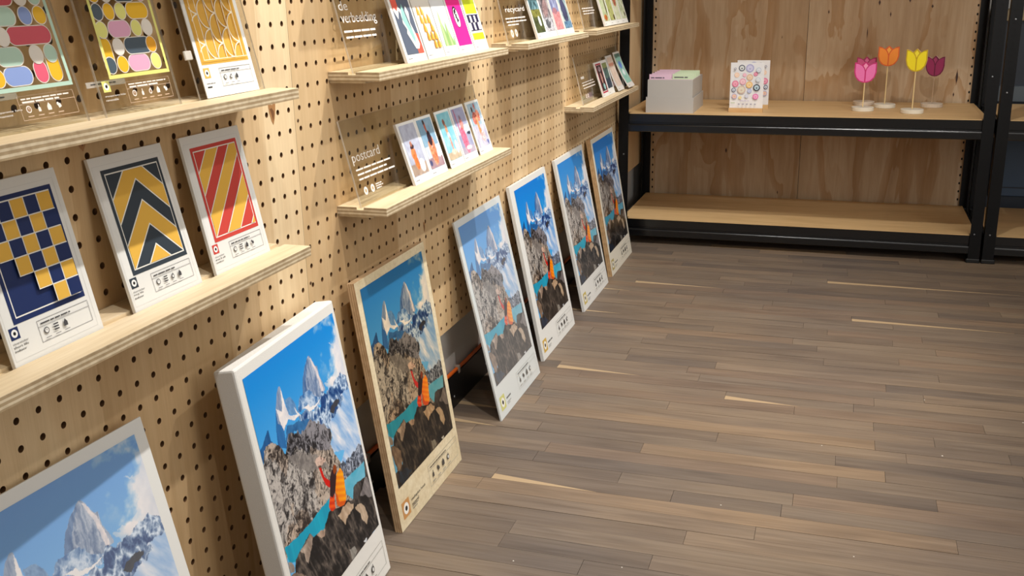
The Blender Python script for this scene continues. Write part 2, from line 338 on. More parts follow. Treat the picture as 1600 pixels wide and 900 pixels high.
PP = {"cloud":[[0.961,0.838],[0.994,0.835],[1.02,0.731],[1.034,0.659],[0.952,0.678],[0.921,0.719],[0.854,0.72],[0.788,0.722],[0.732,0.755],[0.773,0.768],[0.847,0.745],[0.887,0.773],[0.933,0.81]],"cloud2":[[0.883,0.891],[0.954,0.88],[0.997,0.858],[0.943,0.863],[0.888,0.881]],"small":[[-0.004,0.724],[0.03,0.731],[0.095,0.772],[0.107,0.77],[0.108,0.726],[0.126,0.709],[0.129,0.684],[0.011,0.654],[-0.004,0.688]],"towL":[[0.215,0.819],[0.257,0.868],[0.287,0.887],[0.3,0.883],[0.296,0.828],[0.308,0.794],[0.321,0.76],[0.258,0.726],[0.204,0.763]],"towsnow":[[0.218,0.818],[0.266,0.787],[0.295,0.859],[0.299,0.882],[0.306,0.807],[0.321,0.76],[0.338,0.747],[0.399,0.735],[0.376,0.778],[0.427,0.722],[0.355,0.727],[0.307,0.745],[0.261,0.731],[0.243,0.717],[0.227,0.764]],"towlow":[[0.217,0.822],[0.227,0.77],[0.243,0.717],[0.229,0.652],[0.155,0.68],[0.175,0.746]],"midblue":[[0.313,0.824],[0.345,0.823],[0.37,0.817],[0.395,0.793],[0.409,0.752],[0.424,0.726],[0.376,0.778],[0.397,0.737],[0.339,0.749],[0.314,0.771]],"main":[[0.5,0.785],[0.528,0.845],[0.572,0.88],[0.618,0.903],[0.639,0.906],[0.667,0.873],[0.691,0.85],[0.705,0.849],[0.706,0.8],[0.735,0.734],[0.692,0.724],[0.657,0.719],[0.593,0.753],[0.548,0.78]],"mainshade":[[0.5,0.785],[0.528,0.845],[0.572,0.88],[0.617,0.9],[0.594,0.869],[0.555,0.833],[0.533,0.783]],"mainsnow":[[0.639,0.895],[0.672,0.84],[0.683,0.782],[0.688,0.728],[0.712,0.733],[0.703,0.794],[0.696,0.835],[0.668,0.874]],"dome":[[0.406,0.74],[0.432,0.772],[0.459,0.784],[0.51,0.785],[0.566,0.776],[0.606,0.757],[0.623,0.734],[0.666,0.717],[0.643,0.697],[0.544,0.707],[0.458,0.734]],"streak":[[0.459,0.741],[0.497,0.73],[0.524,0.734],[0.54,0.717],[0.587,0.708],[0.664,0.714],[0.602,0.7],[0.561,0.7],[0.522,0.704],[0.492,0.723]],"ridge":[[0.684,0.729],[0.739,0.713],[0.788,0.722],[0.861,0.732],[0.898,0.737],[0.947,0.76],[0.964,0.733],[0.998,0.695],[0.996,0.674],[1.018,0.635],[1.011,0.513],[0.973,0.509],[0.791,0.514],[0.691,0.566],[0.59,0.611],[0.535,0.658],[0.411,0.688],[0.407,0.721],[0.464,0.726],[0.558,0.696],[0.646,0.696]],"lowblue":[[0.274,0.728],[0.37,0.72],[0.417,0.699],[0.538,0.663],[0.474,0.66],[0.491,0.636],[0.406,0.648],[0.335,0.694],[0.295,0.676],[0.248,0.663],[0.237,0.681]],"cleft":[[0.732,0.632],[0.764,0.655],[0.817,0.662],[0.86,0.651],[0.832,0.632],[0.769,0.62]],"snow":[[0.693,0.569],[0.713,0.601],[0.834,0.618],[0.914,0.636],[0.883,0.66],[0.999,0.66],[1.029,0.578],[1.027,0.481],[1.022,0.399],[0.807,0.395],[0.709,0.401],[0.794,0.446],[0.614,0.477],[0.672,0.518],[0.705,0.536]],"rock":[[0.028,0.698],[0.056,0.715],[0.104,0.72],[0.138,0.707],[0.209,0.645],[0.242,0.667],[0.291,0.692],[0.327,0.696],[0.342,0.673],[0.406,0.648],[0.502,0.665],[0.557,0.653],[0.612,0.612],[0.679,0.582],[0.703,0.543],[0.655,0.509],[0.664,0.48],[0.722,0.404],[0.835,0.366],[0.98,0.334],[0.977,0.216],[0.883,0.146],[-0.386,0.356],[-0.08,0.589]],"rockdark":[[0.24,0.665],[0.291,0.692],[0.334,0.691],[0.415,0.646],[0.502,0.664],[0.556,0.652],[0.611,0.611],[0.682,0.58],[0.702,0.542],[0.655,0.509],[0.586,0.501],[0.473,0.557],[0.354,0.594],[0.272,0.622],[0.2,0.629]],"greymtn":[[0.709,0.401],[0.722,0.404],[0.807,0.395],[0.905,0.402],[1.026,0.398],[1.032,0.319],[0.982,0.298],[0.869,0.309],[0.759,0.319],[0.69,0.353]],"path":[[0.219,0.63],[0.349,0.586],[0.495,0.525],[0.565,0.467],[0.606,0.43],[0.482,0.47],[0.362,0.509],[0.246,0.579]],"pinkrock":[[0.455,0.51],[0.499,0.514],[0.551,0.497],[0.568,0.473],[0.523,0.469],[0.469,0.483]],"lake":[[0.003,0.334],[0.109,0.323],[0.242,0.316],[0.431,0.324],[0.528,0.325],[0.507,0.275],[0.429,0.252],[0.403,0.228],[0.296,0.239],[0.261,0.275],[0.2,0.279],[0.086,0.252],[0.063,0.247],[0.008,0.265]],"laker":[[0.717,0.327],[0.828,0.322],[1.003,0.315],[0.991,0.242],[0.862,0.265],[0.801,0.262],[0.764,0.221],[0.703,0.27]],"fg":[[0.488,0.279],[0.584,0.258],[0.689,0.247],[0.762,0.218],[0.807,0.26],[0.846,0.269],[0.888,0.261],[0.922,0.247],[0.961,0.25],[0.99,0.333],[1.053,0.337],[1.03,-0.004],[0.689,-0.005],[0.007,-0.005],[-0.018,0.08],[0.118,0.095],[0.125,0.157],[0.038,0.205],[0.074,0.255],[0.123,0.265],[0.252,0.283],[0.28,0.253],[0.314,0.252],[0.4,0.239],[0.426,0.254]],"lt1":[[0.563,0.232],[0.638,0.239],[0.703,0.234],[0.754,0.206],[0.746,0.186],[0.683,0.184],[0.651,0.181],[0.625,0.164],[0.6,0.196]],"lt2":[[0.765,0.18],[0.806,0.178],[0.848,0.169],[0.881,0.127],[0.894,0.085],[0.863,0.063],[0.827,0.099],[0.804,0.137]],"lt3":[[0.123,0.265],[0.206,0.273],[0.256,0.28],[0.28,0.259],[0.242,0.233],[0.205,0.213],[0.173,0.185],[0.159,0.212],[0.157,0.241]],"lt4":[[0.313,0.25],[0.354,0.25],[0.403,0.238],[0.38,0.221],[0.348,0.222],[0.322,0.24]],"lt5":[[-0.002,0.271],[0.032,0.258],[0.054,0.231],[0.038,0.214],[-0.003,0.231]],"lt6":[[-0.002,0.223],[0.057,0.204],[0.094,0.185],[0.125,0.156],[0.121,0.101],[0.069,0.081],[0.031,0.081],[0.011,0.145]],"lt7":[[0.602,0.056],[0.663,0.044],[0.686,0.009],[0.647,0.002],[0.606,0.01]],"lt8":[[0.773,0.015],[0.821,0.008],[0.8,-0.006]],"dk1":[[0.768,0.227],[0.809,0.263],[0.853,0.269],[0.887,0.26],[0.896,0.244],[0.854,0.215],[0.798,0.201]],"lt9":[[0.856,0.201],[0.907,0.231],[0.959,0.247],[0.983,0.237],[0.995,0.191],[0.991,0.15],[0.956,0.15],[0.913,0.177]],"bl1":[[0.039,0.079],[0.187,0.046],[0.238,0.012],[0.06,0.001],[0.025,0.039]],"jacket":[[0.634,0.381],[0.664,0.386],[0.701,0.392],[0.723,0.366],[0.708,0.296],[0.692,0.253],[0.657,0.24],[0.611,0.249],[0.58,0.269],[0.593,0.322]],"jdark":[[0.593,0.322],[0.58,0.269],[0.611,0.249],[0.657,0.24],[0.685,0.248],[0.613,0.27],[0.606,0.312]],"leg":[[0.529,0.328],[0.566,0.327],[0.582,0.325],[0.561,0.285],[0.559,0.267],[0.523,0.265],[0.499,0.279],[0.494,0.299]],"pack":[[0.573,0.398],[0.607,0.418],[0.65,0.406],[0.64,0.376],[0.597,0.328],[0.553,0.314],[0.529,0.331]],"arm":[[0.482,0.477],[0.505,0.467],[0.519,0.421],[0.574,0.379],[0.558,0.354],[0.514,0.386],[0.492,0.435]],"head":[[0.63,0.423],[0.648,0.427],[0.664,0.418],[0.657,0.396],[0.625,0.391],[0.618,0.406]],"hand":[[0.476,0.481],[0.504,0.479],[0.513,0.467],[0.493,0.467]]}
def paint_mountain(nu=340, nv=450):
    u = np.linspace(0, 1, nu); v = np.linspace(0, 1, nv); U, V = np.meshgrid(u, v)
    w1 = fbm(U*22, V*28, 3)-0.5; w2 = fbm(U*22+9, V*28+5, 11)-0.5
    def put(C, key, col, tex=None, jit=0.02, a=1.0):
        m = inside(U+w1*jit, V+w2*jit, PP[key])[..., None]*a
        c = np.array(col, float) if tex is None else tex
        return C*(1-m)+c*m
    c3 = lambda *c: np.array(c, float)
    def lerp(a, b, t): return c3(*a)*(1-t[..., None])+c3(*b)*t[..., None]
    sky = lerp((110, 186, 238), (44, 138, 220), np.clip((V-0.55)/0.45, 0, 1)**0.9)
    C = sky
    cl = fbm(U*7, V*9, 21)
    wisps = np.clip((fbm(U*9+3, V*14, 31)-0.56)*5, 0, 0.7)*np.clip((U-0.55)*3, 0, 1)*np.clip((V-0.74)*8, 0, 1)
    C = C*(1-wisps[..., None])+c3(205, 215, 228)*wisps[..., None]
    cm = np.clip(1.15-np.hypot((U-1.04)/0.20, (V-0.79)/0.13)+(fbm(U*10, V*13, 25)-0.5)*1.6, 0, 1)
    cm = np.maximum(cm, np.clip(0.75-np.hypot((U-0.84)/0.12, (V-0.745)/0.035)+(fbm(U*14, V*18, 27)-0.5)*1.4, 0, 1))[..., None]
    cm = np.clip(cm*2.2, 0, 1)
    C = C*(1-cm)+lerp((196, 206, 224), (250, 244, 242), np.clip(cl*1.6-0.1, 0, 1))*cm
    C = put(C, 'cloud', None, lerp((190, 200, 218), (250, 242, 240), np.clip(cl*1.5-0.1, 0, 1)), 0.08, 0.6)
    C = put(C, 'cloud2', (214, 220, 232), None, 0.06, 0.7)
    rid = fbm(U*16+V*5, V*20-U*5, 41, 5, True)
    rid2 = fbm(U*30-V*12, V*26+U*14, 47, 5, True)
    vert = fbm(U*42, V*9, 53, 4)
    C = put(C, 'small', None, lerp((20, 66, 118), (52, 110, 168), vert), 0.012)
    C = put(C, 'towlow', None, lerp((26, 84, 146), (70, 130, 190), vert), 0.01)
    C = put(C, 'towL', None, lerp((70, 100, 146), (170, 184, 206), fbm(U*60, V*14, 57, 5, True)), 0.01)
    C = put(C, 'midblue', None, lerp((36, 84, 142), (130, 172, 216), rid2), 0.02)
    C = put(C, 'towsnow', None, lerp((190, 196, 214), (250, 242, 238), rid), 0.015)
    vs_ = fbm(U*60+w1*2, V*14+w2*2, 57, 5, True)
    C = put(C, 'main', None, lerp((70, 100, 146), (186, 196, 214), np.clip(vs_*1.5-0.35, 0, 1)), 0.012)
    C = put(C, 'mainshade', None, lerp((50, 86, 138), (112, 146, 190), vs_), 0.02)
    C = put(C, 'mainsnow', None, lerp((176, 180, 200), (250, 236, 232), rid2), 0.012)
    rid3 = fbm(U*26-V*22+w1, V*22+U*20+w2, 49, 6, True)
    C = put(C, 'ridge', None, lerp((20, 62, 122), (214, 230, 248), np.clip(rid3*2.4-1.0, 0, 1)**1.2), 0.04)
    C = put(C, 'dome', None, lerp((52, 104, 166), (206, 222, 242), np.clip(rid3*2.2-0.9, 0, 1)), 0.03)
    C = put(C, 'lowblue', None, lerp((16, 62, 112), (70, 128, 182), rid), 0.03)
    C = put(C, 'streak', (244, 240, 240), None, 0.02)
    dia = fbm((U+V)*20, (V-U)*5, 61, 5)
    C = put(C, 'snow', None, lerp((118, 168, 224), (248, 244, 246), np.clip(dia*1.7-0.35-(V-0.52)*1.1, 0, 1)), 0.04)
    C = put(C, 'cleft', None, lerp((30, 34, 44), (66, 68, 78), rid), 0.03)
    dia2 = 0.6*fbm((U*0.9-V*0.6+0.10*w1)*30, (U*0.6+V+0.12*w2)*12, 71, 6, True)+0.4*fbm(U*11, V*14, 73, 5)
    big = fbm(U*5+2, V*6+1, 75, 3)
    fine = fbm((U-V*0.7+0.1*w2)*52, (U*0.7+V+0.1*w1)*34, 74, 4, True)
    rk = np.clip((dia2-0.42)*2.2+(fine-0.5)*2.6+(big-0.5)*1.3-0.16, 0, 1); warm = fbm(U*6, V*7, 77)[..., None]
    rock = lerp((38, 36, 38), (188, 182, 176), rk)*(1-0.35*(warm > 0.5)) + 0.35*(warm > 0.5)*lerp((54, 40, 32), (190, 160, 132), rk)
    C = put(C, 'rock', None, rock, 0.04)
    low = np.clip((0.42-V)*5, 0, 1)*np.clip((0.5-U)*4, 0, 1)
    m = inside(U, V, PP['rock'])*low*np.clip(fbm(U*12, V*9, 79)*2-0.8, 0, 1)
    C = C*(1-0.45*m[..., None])+c3(196, 140, 92)*0.45*m[..., None]*(0.4+rk[..., None])
    C = put(C, 'rockdark', None, lerp((22, 23, 29), (142, 140, 146), np.clip(rk*1.15-0.1, 0, 1)), 0.06)
    C = put(C, 'path', None, lerp((108, 104, 104), (150, 144, 138), dia2), 0.03, 0.8)
    C = put(C, 'greymtn', None, lerp((40, 48, 62), (176, 184, 200), rk), 0.05)
    C = put(C, 'pinkrock', None, lerp((150, 124, 112), (226, 196, 180), rk), 0.03, 0.9)
    lk = fbm(U*30, V*3, 83)
    C = put(C, 'lake', None, lerp((12, 140, 176), (44, 176, 204), lk), 0.012)
    C = put(C, 'laker', None, lerp((52, 158, 190), (166, 204, 224), fbm(U*6, V*12, 85)), 0.012)
    fr = 0.6*fbm(U*16+V*6, V*9-U*3, 91, 5, True)+0.4*fbm(U*40+V*20, V*22, 93, 4, True)
    C = put(C, 'fg', None, lerp((14, 14, 17), (120, 108, 98), np.clip((fr-0.56)*3.0, 0, 1)), 0.02)
    C = put(C, 'bl1', None, lerp((14, 24, 36), (40, 74, 110), fr), 0.05, 0.8)
    tx = np.clip((fr-0.3)*1.5, 0, 1)
    for k, a, b in (('dk1', (34, 32, 34), (104, 98, 96)), ('lt9', (84, 80, 82), (166, 158, 156)), ('lt1', (150, 124, 100), (222, 200, 176)), ('lt2', (146, 124, 104), (216, 196, 172)), ('lt3', (110, 94, 84), (214, 196, 180)), ('lt4', (120, 98, 84), (204, 180, 160)), ('lt5', (120, 108, 100), (198, 188, 178)), ('lt6', (76, 62, 54), (172, 150, 132)), ('lt7', (90, 88, 84), (176, 172, 164)), ('lt8', (190, 194, 200), (226, 228, 232))):
        C = put(C, k, None, lerp(a, b, tx), 0.025)
    C = put(C, 'arm', (206, 44, 40), None, 0.004)
    C = put(C, 'hand', (96, 62, 52), None, 0.004)
    fold = np.clip(0.5+0.5*np.sin((V*1.0+U*0.35)*230), 0, 1)
    C = put(C, 'leg', None, lerp((206, 52, 26), (240, 92, 36), fold), 0.004)
    C = put(C, 'jacket', None, lerp((238, 112, 10), (255, 178, 28), np.clip(fold*0.5+(U-0.6)*4, 0, 1)), 0.004)
    C = put(C, 'jdark', (206, 74, 20), None, 0.006, 0.8)
    C = put(C, 'pack', (46, 18, 26), None, 0.006)
    C = put(C, 'head', (142, 66, 30), None, 0.004)
    return C
def paint_small(spec, nu=44, nv=60, seed=1):
    """small photo prints: spec is a list of (kind, params, colour a, colour b)"""
    u = np.linspace(0, 1, nu); v = np.linspace(0, 1, nv); U, V = np.meshgrid(u, v)
    n = fbm(U*7, V*9, seed); n2 = fbm(U*16, V*20, seed+50, 4, True)
    C = np.zeros(U.shape+(3,))
    for k, p, a, b in spec:
        t = np.clip((n2 if p and p[0] == 'r' else n)*1.8-0.4, 0, 1)[..., None]
        c = np.array(a, float)*(1-t)+np.array(b, float)*t
        if k == 'fill': m = np.ones_like(U)
        elif k == 'band': m = ((V+(n-0.5)*0.05) >= p[1])*((V+(n-0.5)*0.05) < p[2])
        elif k == 'ell':
            ca, sa = math.cos(p[5] if len(p) > 5 else 0), math.sin(p[5] if len(p) > 5 else 0)
            du, dv = U-p[1], (V-p[2])
            m = (((du*ca+dv*sa)/p[3])**2+((-du*sa+dv*ca)/p[4])**2) < 1
        elif k == 'poly': m = inside(U, V, p[1])
        elif k == 'spot': m = (n2 > p[1])
        m = m[..., None]*1.0; C = C*(1-m)+c*m
    return C
# ================================================================ SETTING
rnd = random.Random(11)
M_ply = wood('pegboard_ply', (236, 212, 172), (226, 198, 156), (210, 180, 138), 'z', 0.17, 'y', knots=0.0, rough=0.6, objrand=True, gs=0.3, coarse=0.8)
M_shelf = wood('shelf_veneer', (232, 214, 182), (224, 204, 168), (206, 182, 144), 'y', 0.0, rough=0.55)
M_edge = plyedge('plywood_edge')
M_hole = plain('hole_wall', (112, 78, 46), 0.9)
M_white = plain('painted_wall', (205, 203, 198), 0.8, bump=0.2, bscale=60)
M_black = plain('black_steel', (8, 8, 10), 0.5, spec=0.25, noise=0.15, nscale=6)
M_steel = plain('zinc', (150, 152, 155), 0.35, metal=0.8)
M_brownply = wood('panel_ply', (216, 196, 170), (204, 180, 150), (186, 160, 130), 'z', 0.5, 'x', stain=(232, 214, 190), coarse=0.6, rough=0.6, knots=0.0)
M_chip = wood('shelf_chipboard', (226, 192, 142), (218, 184, 134), (206, 172, 122), 'x', 0.0, rough=0.5)
def plank_mat(name, island):
    m, nt = newmat(name)
    p = N(nt, 'ShaderNodeBsdfPrincipled'); p.inputs['Specular IOR Level'].default_value = 0.4
    if island: src = N(nt, 'ShaderNodeNewGeometry'); so = 'Random Per Island'
    else: src = N(nt, 'ShaderNodeObjectInfo'); so = 'Random'
    r = ramp(nt, [(0.0, (118, 108, 99)), (0.08, (127, 115, 103)), (0.30, (133, 121, 108)), (0.52, (139, 125, 110)), (0.76, (136, 120, 105)), (0.90, (148, 130, 110)), (0.965, (172, 148, 118))])
    r.color_ramp.interpolation = 'CONSTANT'; L(nt, src, so, r, 0)
    g = N(nt, 'ShaderNodeNewGeometry')
    k = N(nt, 'ShaderNodeMath', operation='MULTIPLY'); k.inputs[1].default_value = 91.0; L(nt, src, so, k, 0)
    ad = N(nt, 'ShaderNodeVectorMath', operation='ADD'); L(nt, g, 'Position', ad, 0); L(nt, k, 0, ad, 1)
    mp = N(nt, 'ShaderNodeMapping'); mp.inputs['Scale'].default_value = (5, 130, 1); L(nt, ad, 0, mp, 0)
    n1 = N(nt, 'ShaderNodeTexNoise', i_Scale=1.0, i_Detail=5.0, i_Distortion=0.4); L(nt, mp, 0, n1, 'Vector')
    r1 = ramp(nt, [(0.3, (222, 216, 210)), (0.65, (255, 255, 255))]); L(nt, n1, 0, r1, 0)
    mp2 = N(nt, 'ShaderNodeMapping'); mp2.inputs['Scale'].default_value = (3, 22, 1); L(nt, ad, 0, mp2, 0)
    n2 = N(nt, 'ShaderNodeTexNoise', i_Scale=1.0, i_Detail=4.0, i_Distortion=1.0); L(nt, mp2, 0, n2, 'Vector')
    r2 = ramp(nt, [(0.25, (212, 208, 206)), (0.52, (242, 238, 234)), (0.75, (255, 250, 240))]); L(nt, n2, 0, r2, 0)
    c = mixc(nt, 'MULTIPLY', 0.8); L(nt, r, 0, c, 6); L(nt, r1, 0, c, 7)
    c2 = mixc(nt, 'MULTIPLY', 0.9); L(nt, c, 2, c2, 6); L(nt, r2, 0, c2, 7)
    # worn greyish patches across boards
    n4 = N(nt, 'ShaderNodeTexNoise', i_Scale=1.6, i_Detail=3.0); L(nt, g, 'Position', n4, 'Vector')
    r4 = ramp(nt, [(0.35, (232, 232, 236)), (0.65, (255, 250, 242))]); L(nt, n4, 0, r4, 0)
    c3 = mixc(nt, 'MULTIPLY', 1.0); L(nt, c2, 2, c3, 6); L(nt, r4, 0, c3, 7)
    fin = c3
    if not island:
        # pale sapwood wedge along the edge of some boards
        tg = N(nt, 'ShaderNodeTexCoord'); sg = N(nt, 'ShaderNodeSeparateXYZ'); L(nt, tg, 'Generated', sg, 0)
        m1 = N(nt, 'ShaderNodeMath', operation='MULTIPLY_ADD'); m1.inputs[1].default_value = -0.75; m1.inputs[2].default_value = 0.45; L(nt, sg, 0, m1, 0)
        m2 = N(nt, 'ShaderNodeMath', operation='LESS_THAN'); L(nt, sg, 1, m2, 0); L(nt, m1, 0, m2, 1)
        m3 = N(nt, 'ShaderNodeMath', operation='MULTIPLY'); m3.inputs[1].default_value = 17.0; L(nt, src, so, m3, 0)
        m4 = N(nt, 'ShaderNodeMath', operation='FRACT'); L(nt, m3, 0, m4, 0)
        m5 = N(nt, 'ShaderNodeMath', operation='LESS_THAN'); m5.inputs[1].default_value = 0.045; L(nt, m4, 0, m5, 0)
        m6 = N(nt, 'ShaderNodeMath', operation='MULTIPLY'); L(nt, m2, 0, m6, 0); L(nt, m5, 0, m6, 1)
        c7 = mixc(nt, 'MIX'); L(nt, m6, 0, c7, 0); L(nt, c3, 2, c7, 6); c7.inputs[7].default_value = lin((172, 148, 116)); fin = c7
    L(nt, fin, 2, p, 'Base Color')
    rr = N(nt, 'ShaderNodeMapRange', i_3=0.42, i_4=0.6); L(nt, n2, 0, rr, 0); L(nt, rr, 0, p, 'Roughness')
    b = N(nt, 'ShaderNodeBump', i_Strength=0.2, i_Distance=0.001); L(nt, n1, 0, b, 'Height'); L(nt, b, 0, p, 'Normal')
    out(nt, p); return m
M_plank = plank_mat('plank_wood', False); M_plank_s = plank_mat('plank_wood_far', True)
X0, X1, Y0_, Y1_, ZC = -0.04, 4.2, -1.6, 5.62, 3.0
fl = obj('floor', boxmesh('floor', X0, X1, Y0_, Y1_, -0.06, -0.014), plain('subfloor', (38, 30, 24), 0.9)); tag(fl, kind='structure')
# planks: every board in view is its own part
pw = 0.061; near = []; far = []
y = Y0_
while y < Y1_-0.001:
    yb = min(y+pw, Y1_); x = X0-rnd.uniform(0, 0.5)
    while x < X1:
        ln = rnd.choice((0.3, 0.42, 0.55, 0.7, 0.85, 1.05))*rnd.uniform(0.85, 1.15)
        a, b = max(x, X0), min(x+ln, X1)
        if b-a > 0.03:
            vis = (a < 2.0 and b > 0.02 and yb < 4.35 and y > 1.55+max(0, 0.0)) and a < 0.35*y+0.75 and (b > 0.15 or y > 1.5)
            (near if vis else far).append((a, b, y, yb, rnd.uniform(-0.0004, 0.0004)))
        x += ln
    y += pw
near.sort(key=lambda t: t[2]); far += near[295:]; near = near[:295]
pm = boxmesh('plank', 0, 1, 0, 1, -0.012, 0.0)
pm.materials.append(M_plank)
for (a, b, ya, yb, dz) in near:
    o = D.objects.new('plank', pm); COL.objects.link(o); o.parent = fl
    o.location = (a+0.0004, ya+0.0004, dz); o.scale = (b-a-0.0008, yb-ya-0.0009, 1)
vs = []; fs = []
for (a, b, ya, yb, dz) in far:
    k = len(vs); a += 0.0004; b -= 0.0004; ya += 0.0004; yb -= 0.0005
    vs += [(a, ya, dz), (b, ya, dz), (b, yb, dz), (a, yb, dz), (a, ya, -0.012), (b, ya, -0.012), (b, yb, -0.012), (a, yb, -0.012)]
    fs += [(k, k+1, k+2, k+3), (k, k+4, k+5, k+1), (k+1, k+5, k+6, k+2), (k+2, k+6, k+7, k+3), (k+3, k+7, k+4, k)]
o = obj('plank_field', mesh('plank_field', vs, fs), M_plank_s, fl); tag(o, kind='stuff')
def struct(name, mat, *a): return tag(box(name, mat, None, *a), kind='structure')
struct('wall_left', M_white, -0.14, -0.04, Y0_, Y1_, -0.06, ZC)
struct('wall_back', M_white, -0.14, X1+0.1, Y1_, Y1_+0.1, -0.06, ZC)
struct('wall_right', M_white, X1, X1+0.1, Y0_, Y1_, -0.06, ZC)
struct('wall_front', M_white, -0.14, X1+0.1, Y0_-0.1, Y0_, -0.06, ZC)
struct('ceiling', plain('ceiling_paint', (150, 148, 144), 0.9), -0.14, X1+0.1, Y0_-0.1, Y1_+0.1, ZC, ZC+0.1)
bb = struct('baseboard_left', plain('black_plinth', (16, 16, 18), 0.45), -0.04, -0.022, Y0_, 4.66, 0.0, 0.1)
sm = lathe('plinth_screw', [(0.0, 0.002), (0.003, 0.0016), (0.004, 0.0)], 10); sm.materials.append(M_steel)
for k in range(14):
    o = D.objects.new('screw', sm); COL.objects.link(o); o.parent = bb; o.rotation_euler = (0, math.pi/2, 0); o.location = (-0.022, 0.9+0.28*k, 0.035)
# orange cable on the plinth
pts = [(-0.028, 0.9+0.1*k, 0.107+0.0025*math.sin(k*1.3)) for k in range(39)]
cb = obj('power_cable', tube('power_cable', pts, 0.0055), plain('orange_rubber', (232, 104, 26), 0.5))
tag(cb, 'orange cable laid along the top of the black plinth behind the leaning prints', 'cable')
for k, yy in enumerate((1.45, 2.0, 2.62, 3.1, 3.7)):
    c = obj('cable_clip', boxmesh('cable_clip', -0.036, -0.020, yy, yy+0.014, 0.092, 0.116, 0.002), plain('grey_clip', (150, 132, 118), 0.5), cb)
# ---------------------------------------------------------------- pegboard
def pegpanel(name, y0, y1, zb, zt, zplain, hole_r=0.0052, t=0.012, x=0.0, seg=12):
    cw = 0.04; ny = round((y1-y0)/cw); nz = round((zt-zb)/cw)
    cy0 = y0; vs = []; fs = []; mi = []; idx = {}
    def V(p):
        k = (round(p[0], 5), round(p[1], 5), round(p[2], 5))
        if k not in idx: idx[k] = len(vs); vs.append(k)
        return idx[k]
    h = cw/2
    sq = [(h, 0), (h, h*0.577), (h, h), (0, h), (-h, h), (-h, 0.577*h), (-h, 0), (-h, -h), (0, -h), (h, -h)]
    ang = [math.atan2(b, a) for a, b in [(h, 0), (h, h), (0, h), (-h, h), (-h, 0), (-h, -h), (0, -h), (h, -h)]]
    sq = [(h, 0), (h, h/2), (h, h), (h/2, h), (0, h), (-h/2, h), (-h, h), (-h, h/2), (-h, 0), (-h, -h/2), (-h, -h), (-h/2, -h), (0, -h), (h/2, -h), (h, -h), (h, -h/2)]
    n = len(sq)
    # screws sit near the joints
    for i in range(ny):
        for j in range(nz):
            cy, cz = y0+(i+0.5)*cw, zb+(j+0.5)*cw
            o_ = [V((x, cy+a, cz+b)) for a, b in sq]
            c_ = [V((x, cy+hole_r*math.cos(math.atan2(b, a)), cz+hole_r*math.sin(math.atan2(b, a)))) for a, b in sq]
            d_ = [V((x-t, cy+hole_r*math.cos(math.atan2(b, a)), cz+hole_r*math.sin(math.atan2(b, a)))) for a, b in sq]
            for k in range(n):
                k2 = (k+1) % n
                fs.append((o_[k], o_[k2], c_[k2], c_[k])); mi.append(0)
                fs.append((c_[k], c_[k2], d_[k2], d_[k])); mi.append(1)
    def quad(p, m): fs.append(tuple(V(q) for q in p)); mi.append(m)
    quad([(x, y0, zt), (x, y1, zt), (x, y1, zplain), (x, y0, zplain)], 0)
    for yy in (y0, y1): quad([(x, yy, zb), (x, yy, zplain), (x-t, yy, zplain), (x-t, yy, zb)], 2)
    for zz in (zb, zplain): quad([(x, y0, zz), (x, y1, zz), (x-t, y1, zz), (x-t, y0, zz)], 2)
    me = mesh(name, vs, fs, mi)
    bm = bmesh.new(); bm.from_mesh(me)
    for f in bm.faces:
        if f.material_index == 0 and f.normal.x < 0: f.normal_flip()
    bm.to_mesh(me); bm.free()
    return me
M_ply_edge_y = plyedge('peg_edge', 'x', 0.003)
edges_ = [-0.654, 0.546, 1.746, 2.946, 4.146, 4.746]
labs = ['plywood pegboard panel nearest the camera, behind the first leaning poster', 'plywood pegboard panel behind the white canvas block and the signal flag cards', 'plywood pegboard panel behind the postcard ledge with a knotty left edge', 'plywood pegboard panel behind the third pair of ledges, above the tilted white boards', 'narrow last plywood pegboard strip next to the black steel rack']
labs[2] = 'plywood pegboard panel behind the ledge with the beach postcards'
scr = lathe('screw', [(0.0, 0.0006), (0.0015, 0.0002), (0.003, 0.001), (0.0038, 0.0)], 10); scr.materials.append(plain('dark_screw', (92, 66, 40), 0.5, metal=0.4))
for k in range(1, 5):
    a, b = edges_[k]+0.0006, edges_[k+1]-0.0006
    if k == 4: b = 4.746
    me = pegpanel('pegboard_panel', edges_[k], edges_[k+1], 0.032 if k == 1 else 0.272, 1.472, 2.45)
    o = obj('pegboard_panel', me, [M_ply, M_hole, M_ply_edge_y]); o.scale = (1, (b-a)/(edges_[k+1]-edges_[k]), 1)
    o.location = (0, edges_[k]+0.0006-edges_[k]*o.scale[1], 0)
    tag(o, labs[k], 'pegboard', 'pegboard panels along the wall')
    for j in range(8):
        s = D.objects.new('screw', scr); COL.objects.link(s); s.parent = o; s.rotation_euler = (0, math.pi/2, 0)
        s.location = (0.0, edges_[k]+0.011, 0.288+0.33*j if j else 0.30)
        s.location.z = (0.288, 0.618, 0.948, 1.152, 1.50, 1.8, 2.1, 2.4)[j]
bk = D.objects.new('pegboard_battens', None)
D.objects.remove(bk)
for k, yy in enumerate((0.55, 1.746, 2.946, 4.146, 4.70)):
    b = box('wall_batten', plain('batten_pine', (150, 116, 76), 0.7), None, -0.04, -0.012, yy-0.03, yy+0.03, 0.28, 2.44)
    tag(b, 'pine batten fixing the pegboard to the wall, joint %s from the left' % ('first', 'second', 'third', 'fourth', 'fifth')[k], 'batten', 'battens behind the pegboard')
o = box('plywood_sheet', [M_ply][0], None, -0.012, 0.0, 4.765, 5.34, 0.283, 2.45)
tag(o, 'plain plywood sheet on the side wall, seen through the end of the black rack', 'panel')
